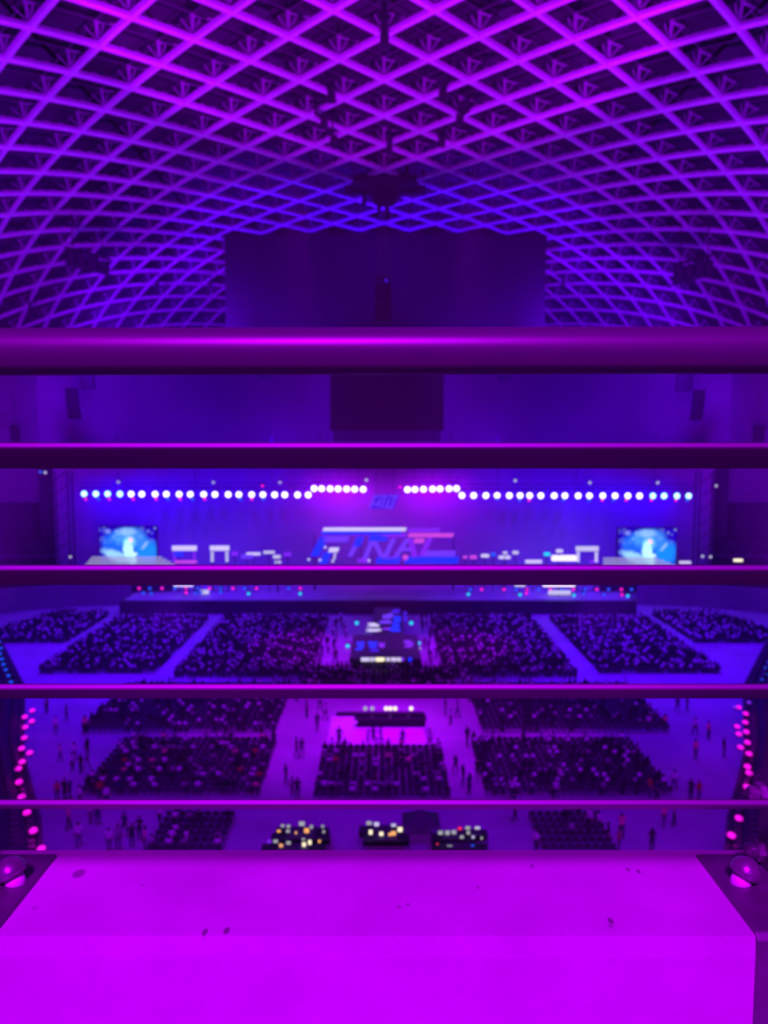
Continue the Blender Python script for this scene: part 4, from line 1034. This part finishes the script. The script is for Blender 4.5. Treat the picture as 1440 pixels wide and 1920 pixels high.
def hair_mesh(c, long_):
    mb = MB(); n = 12; vs = []; fs = []
    prof = [(.004, .115), (.05, .105), (.082, .07), (.097, .02), (.094, -.03)]+([(.085, -.09), (.08, -.16), (.06, -.20)] if long_ else [(.07, -.055)])
    for (r, h) in prof:
        for k in range(n):
            a = 2*PI*k/n; y = math.sin(a)*r*1.05; 
            if h < .06 and y < 0: y *= .35
            vs.append((c[0]+math.cos(a)*r, c[1]+.015+y, c[2]+h))
    for i in range(len(prof)-1):
        for k in range(n): fs.append((i*n+k, i*n+(k+1) % n, (i+1)*n+(k+1) % n, (i+1)*n+k))
    fs.append(tuple(range(n)))
    mb.add(vs, fs); return mb.mesh('hair', PM['hair'], True)
poses = {}
for nm, (J, E, lab), act in (('stand', stand_pose(), 'standing'), ('walk', stand_pose(.22, .3, -.2), 'walking'), ('walk2', stand_pose(-.2, -.2, .4), 'walking'), ('phone', stand_pose(0, 0, 0, True), 'holding up a phone'),
                             ('sit', seat_pose(.03), 'seated'), ('lean', seat_pose(.13), 'leaning forward'), ('sitphone', seat_pose(.04, 1), 'hands raised')):
    me = person_mesh('person_'+nm, J, E, lab); hc = J['head'][0]
    poses[nm] = (me, [hair_mesh(hc, False), hair_mesh(hc, True)], act)
phone_me = MB().box((0, -.42, 1.40), (.08, .012, .15)).mesh('phone', M['dark'])
npeople = 0
def person(loc, rz, pose, shirt, trou, hair, label, group, scale=1.0):
    global npeople
    me, hm, act = poses[pose]; npeople += 1
    o = bpy.data.objects.new('person', me); C.objects.link(o); o.location = loc; o.rotation_euler = (0, 0, rz); o.scale = (scale*1.1, scale*1.1, scale)
    o.material_slots[1].link = 'OBJECT'; o.material_slots[1].material = PM[shirt]
    o.material_slots[2].link = 'OBJECT'; o.material_slots[2].material = PM[trou]
    h = bpy.data.objects.new('hair', hm[hair]); C.objects.link(h); h.parent = o
    tag(o, label, 'person', group)
    return o

# seating blocks on the floor: (name, x0, x1, y0, y1, fill)
blocks = [('centre block', -5.2, 5.2, 57.2, 66.6, .35), ('near left block', -15.6, -10.9, 49.4, 54.4, .15), ('near right block', 10.8, 15.4, 49.4, 54.4, .15),
          ('left middle block', -23.5, -9.6, 58.0, 68.6, .42), ('right middle block', 8.2, 22.5, 58.0, 68.6, .38),
          ('left far block', -28.5, -10.5, 71.2, 84.6, .30), ('right far block', 9.6, 27.0, 71.2, 84.6, .30),
          ('centre crowd', -9.0, 8.2, 81.5, 91.5, .8),
          ('left crowd block', -24.5, -8.8, 88.5, 118.5, .8), ('right crowd block', 7.4, 23.0, 88.5, 118.5, .8),
          ('outer left crowd block', -41.0, -27.5, 90, 118, .8), ('outer right crowd block', 26.0, 40.5, 90, 118, .8),
          ('far left crowd block', -58.0, -43.5, 104, 121, .85), ('far right crowd block', 43.0, 58.0, 104, 121, .85)]
chairs_left = 290; sitters_left = 215
stuff_ch = MB(); stuff_pp = {k: MB() for k in ('black', 'grey', 'white')}
def low_person(mb, x, y, z, rz, sc=1.0):
    """small seated figure for the far crowd"""
    R = Matrix.Rotation(rz, 3, 'Z'); o_ = Vector((x, y, z))
    mb.lathe(o_, [(.16, .46), (.19, .60), (.20, .92), (.13, 1.06), (.05, 1.10)], 6)
    mb.lathe(o_+R @ Vector((0, -.02, 0)), [(.05, 1.08), (.10, 1.16), (.105, 1.24), (.06, 1.33)], 6, mi=1)
    mb.box(o_+R @ Vector((0, -.22, .5)), (.34, .44, .15), R, mi=2); mb.box(o_+R @ Vector((0, -.40, .25)), (.32, .13, .48), R, mi=2)
sh_w = ['black']*16+['navy']*5+['grey']*10+['white']*12+['red', 'pink']
rnd = random.Random(3)
def colname(s): return {'navy': 'navy', 'grey': 'grey', 'white': 'white', 'black': 'black', 'red': 'red', 'pink': 'pink'}[s]
for (bn, x0, x1, y0, y1, fill) in blocks:
    rowsN = int((y1-y0)/.92)+1; colsN = int((x1-x0)/.56)+1
    grid = [(r, c) for r in range(rowsN) for c in range(colsN)]
    for (r, c) in grid:
        x = x0+c*.56; y = y0+r*.92
        # rows curve a little inwards towards the stage on the outer blocks
        if 'far left' in bn and x < -58+(y-104)*.35+0: continue
        if 'far right' in bn and x > 58-(y-104)*.35: continue
        rz = PI
        rown = ORD[r] if r < 30 else 'last'; cold = ORD[c] if c < 30 else 'far'
        ind = chairs_left > 0 and bn in ('centre block', 'near left block', 'near right block')
        if not ind and chairs_left > 0 and bn in ('left middle block', 'right middle block') and r < 1: ind = True
        if ind:
            chairs_left -= 1
            o_ = bpy.data.objects.new('folding_chair', ch_me); C.objects.link(o_); o_.location = (x, y, GZ); o_.rotation_euler = (0, 0, rz+rnd.uniform(-.06, .06))
            tag(o_, 'black folding chair, %s row, %s seat from the left, %s' % (rown, cold, bn), 'chair', 'folding chairs in the %s' % bn)
        else:
            R = Matrix.Rotation(rz, 3, 'Z'); k = len(stuff_ch.v)
            stuff_ch.box(Vector((x, y, GZ+.44)), (.44, .42, .05)); stuff_ch.box(Vector((x, y-.21, GZ+.68)), (.44, .04, .34))
            for a in (-1, 1): stuff_ch.bar((x+a*.2, y-.18, GZ), (x+a*.2, y-.05, GZ+.44), .03, .03); stuff_ch.bar((x+a*.2, y+.18, GZ), (x+a*.2, y+.05, GZ+.44), .03, .03)
        dens = fill*(.6+.8*(.5+.5*math.sin(x*1.3+y*.7+len(bn)))*(1 if fill < .6 else .55))
        if rnd.random() < dens:
            s_ = rnd.choice(sh_w); jit = rnd.uniform(-.05, .05)
            if sitters_left > 0 and y1 < 85:
                sitters_left -= 1
                pose = rnd.choice(['sit', 'sit', 'lean', 'sitphone'])
                hr_ = rnd.randrange(2)
                person((x+jit, y, GZ), rz+rnd.uniform(-.4, .4), pose, s_, rnd.choice(['trou', 'trou', 'trou2']), hr_,
                       'person in %s shirt, %s hair, %s, %s row, %s seat, %s' % (colname(s_), 'long' if hr_ else 'short', poses[pose][2], rown, cold, bn), 'seated audience in the %s' % bn)
            else:
                k = {'navy': 'black', 'red': 'grey', 'pink': 'white'}.get(s_, s_)
                low_person(stuff_pp[k], x+jit, y-.05, GZ, rz)
tag(stuff_ch.build('distant_chairs', M['seat']), 'rows of black folding chairs in the farther floor blocks', 'chairs', kind='stuff')
for k, mb in stuff_pp.items():
    tag(mb.build('distant_crowd', [PM[k], PM['hair'], PM['trou']], smooth=True), 'distant seated crowd in %s clothes filling the far floor blocks' % k, 'crowd', kind='stuff')

# standing and walking people at their places on the floor: (px, py of the feet, shirt, pose, place)
walkers = [
 (148, 1589, 'white', 'walk', 'by the near left edge of the floor'), (129, 1556, 'pink', 'walk2', 'behind the white shirt at the near left edge'), (205, 1596, 'white', 'stand', 'near left, beside a person in grey'), (222, 1594, 'grey', 'stand', 'near left, beside a person in white'),
 (272, 1597, 'pink', 'stand', 'alone left of the near left chairs'), (248, 1588, 'black', 'stand', 'close left of the near left chairs'), (234, 1568, 'navy', 'walk', 'walking behind the pair at the near left'), (170, 1545, 'white', 'stand', 'left one of the pair under the last slat'), (184, 1548, 'navy', 'stand', 'right one of the pair under the last slat'),
 (300, 1548, 'white', 'walk2', 'at the corner of the near left chairs'), (350, 1597, 'white', 'stand', 'in front of the near left chairs'), (410, 1597, 'grey', 'stand', 'right of the near left chairs'), (262, 1575, 'black', 'phone', 'photographing left of the near left chairs'),
 (108, 1502, 'red', 'stand', 'in a group at the left wall'), (122, 1502, 'black', 'stand', 'dark one in the group at the left wall'), (132, 1500, 'navy', 'walk', 'last of the group at the left wall'), (150, 1512, 'white', 'stand', 'bent towards the group at the left wall'), (188, 1500, 'red', 'stand', 'at the near corner of the left middle block'),
 (136, 1446, 'white', 'stand', 'in the circle at the left side'), (152, 1450, 'black', 'stand', 'dark one in the circle at the left side'), (163, 1440, 'grey', 'walk', 'leaving the circle at the left side'), (140, 1428, 'white', 'phone', 'at the far side of the circle'), (164, 1420, 'black', 'stand', 'tall dark one behind the circle'),
 (105, 1376, 'white', 'stand', 'alone on the blue floor'), (160, 1376, 'pink', 'stand', 'nearest to the left far block'), (113, 1428, 'pink', 'walk', 'between wall and circle at the left'), (125, 1352, 'black', 'walk', 'far on the blue floor at the left'), (88, 1338, 'grey', 'stand', 'by the left wall, far'),
 (195, 1476, 'black', 'stand', 'at the aisle left of the left middle block'), (200, 1512, 'white', 'stand', 'under the fourth slat, left'),
 (556, 1420, 'black', 'walk', 'in the left magenta aisle, left one of two'), (566, 1418, 'black', 'walk2', 'in the left magenta aisle, right one of two'), (548, 1492, 'grey', 'stand', 'near in the left magenta aisle'), (558, 1500, 'black', 'stand', 'large, near in the left magenta aisle'), (536, 1470, 'navy', 'walk', 'at the edge of the left middle block'),
 (595, 1370, 'black', 'walk', 'left of the pale platform'), (636, 1398, 'black', 'stand', 'at the near left corner of the platform'), (610, 1350, 'white', 'walk2', 'far left corner of the platform'), (575, 1345, 'grey', 'stand', 'in the left aisle beside the platform'), (600, 1330, 'white', 'walk', 'in the left aisle behind the platform'),
 (700, 1398, 'black', 'stand', 'at the front edge of the platform, middle'), (714, 1396, 'navy', 'phone', 'photographing at the front edge of the platform'), (690, 1402, 'grey', 'stand', 'before the platform edge'), (755, 1402, 'black', 'stand', 'before the platform, right of the middle'), (806, 1402, 'white', 'stand', 'right corner of the platform'),
 (876, 1398, 'black', 'walk', 'tall dark one in the right magenta aisle'), (868, 1470, 'black', 'walk2', 'in the middle of the right magenta aisle'), (880, 1490, 'navy', 'stand', 'near in the right magenta aisle'), (895, 1462, 'black', 'stand', 'right edge of the right magenta aisle'), (854, 1450, 'navy', 'walk', 'left edge of the right magenta aisle'),
 (845, 1360, 'white', 'stand', 'right of the platform'), (858, 1345, 'grey', 'walk', 'far right of the platform'), (835, 1340, 'black', 'stand', 'behind the platform at its right'),
 (960, 1500, 'white', 'stand', 'at the near corner of the right middle block'), (1042, 1500, 'white', 'walk', 'before the right middle block'), (1050, 1478, 'white', 'stand', 'inside the right middle block'), (965, 1540, 'grey', 'walk2', 'under the last slat, right of the desks'),
 (1105, 1560, 'white', 'stand', 'at the near right chairs, left one'), (1122, 1562, 'white', 'walk', 'at the near right chairs, right one'), (1140, 1588, 'black', 'stand', 'dark one right of the near right chairs'), (1165, 1572, 'pink', 'phone', 'photographing at the near right'), (1160, 1597, 'red', 'stand', 'near right, cut by the curb'), (1222, 1595, 'black', 'stand', 'alone at the near right'),
 (1245, 1550, 'pink', 'walk', 'walking at the near right, in pink'), (1263, 1548, 'grey', 'walk2', 'walking at the near right, in grey'), (1005, 1598, 'white', 'stand', 'in front of the near right chairs'),
 (1295, 1502, 'black', 'stand', 'dark one of the pair on the right floor'), (1310, 1502, 'red', 'stand', 'reddish one of the pair on the right floor'), (1264, 1482, 'white', 'walk', 'alone right of the right middle block'), (1304, 1424, 'pink', 'stand', 'in pink on the right floor'), (1303, 1378, 'white', 'walk', 'pale one far on the right floor'),
 (1328, 1386, 'pink', 'stand', 'beside the pale one far on the right floor'), (1357, 1420, 'black', 'stand', 'dark one by the right wall'), (1216, 1370, 'white', 'stand', 'at the right far block'), (1247, 1370, 'pink', 'stand', 'right edge of the right far block'), (1270, 1335, 'black', 'walk', 'far, right of the right far block'), (1288, 1333, 'black', 'stand', 'far, beside another dark one at the right'),
 (1218, 1496, 'red', 'stand', 'near right corner of the right middle block'), (1232, 1502, 'navy', 'walk', 'beside the corner of the right middle block')]
for (px, py, s_, pose, ds) in walkers:
    g = G(px, py)
    person(g, rnd.uniform(0, 2*PI), pose, s_, rnd.choice(['trou', 'trou2', 'trou']), rnd.randrange(2), 'person in %s shirt %s %s' % (colname(s_), poses[pose][2], ds), 'people walking on the floor', rnd.uniform(.94, 1.10))
spots = []
for sx in (-1, 1):
    for k in range(26):
        y = 80+k*1.45+rnd.uniform(-.5, .5)
        spots.append(((sx*(6.8+rnd.uniform(-1.5, 1.2)) if y > 92 else sx*(8.8+rnd.uniform(-.6, .9))), y, sx, k))
for (x, y, sx, k) in spots:
    s_ = rnd.choice(['white', 'white', 'grey', 'black', 'navy']); pose = rnd.choice(['stand', 'phone', 'walk', 'stand'])
    person((x, y, GZ), PI+rnd.uniform(-.6, .6), pose, s_, rnd.choice(['trou', 'trou2']), rnd.randrange(2), 'person in %s shirt, %s, %s away, %s side of runway' % (colname(s_), poses[pose][2], ORD[k], 'left' if sx < 0 else 'right'), 'people standing beside the runway')
print('people', npeople, 'chairs', 290-chairs_left)
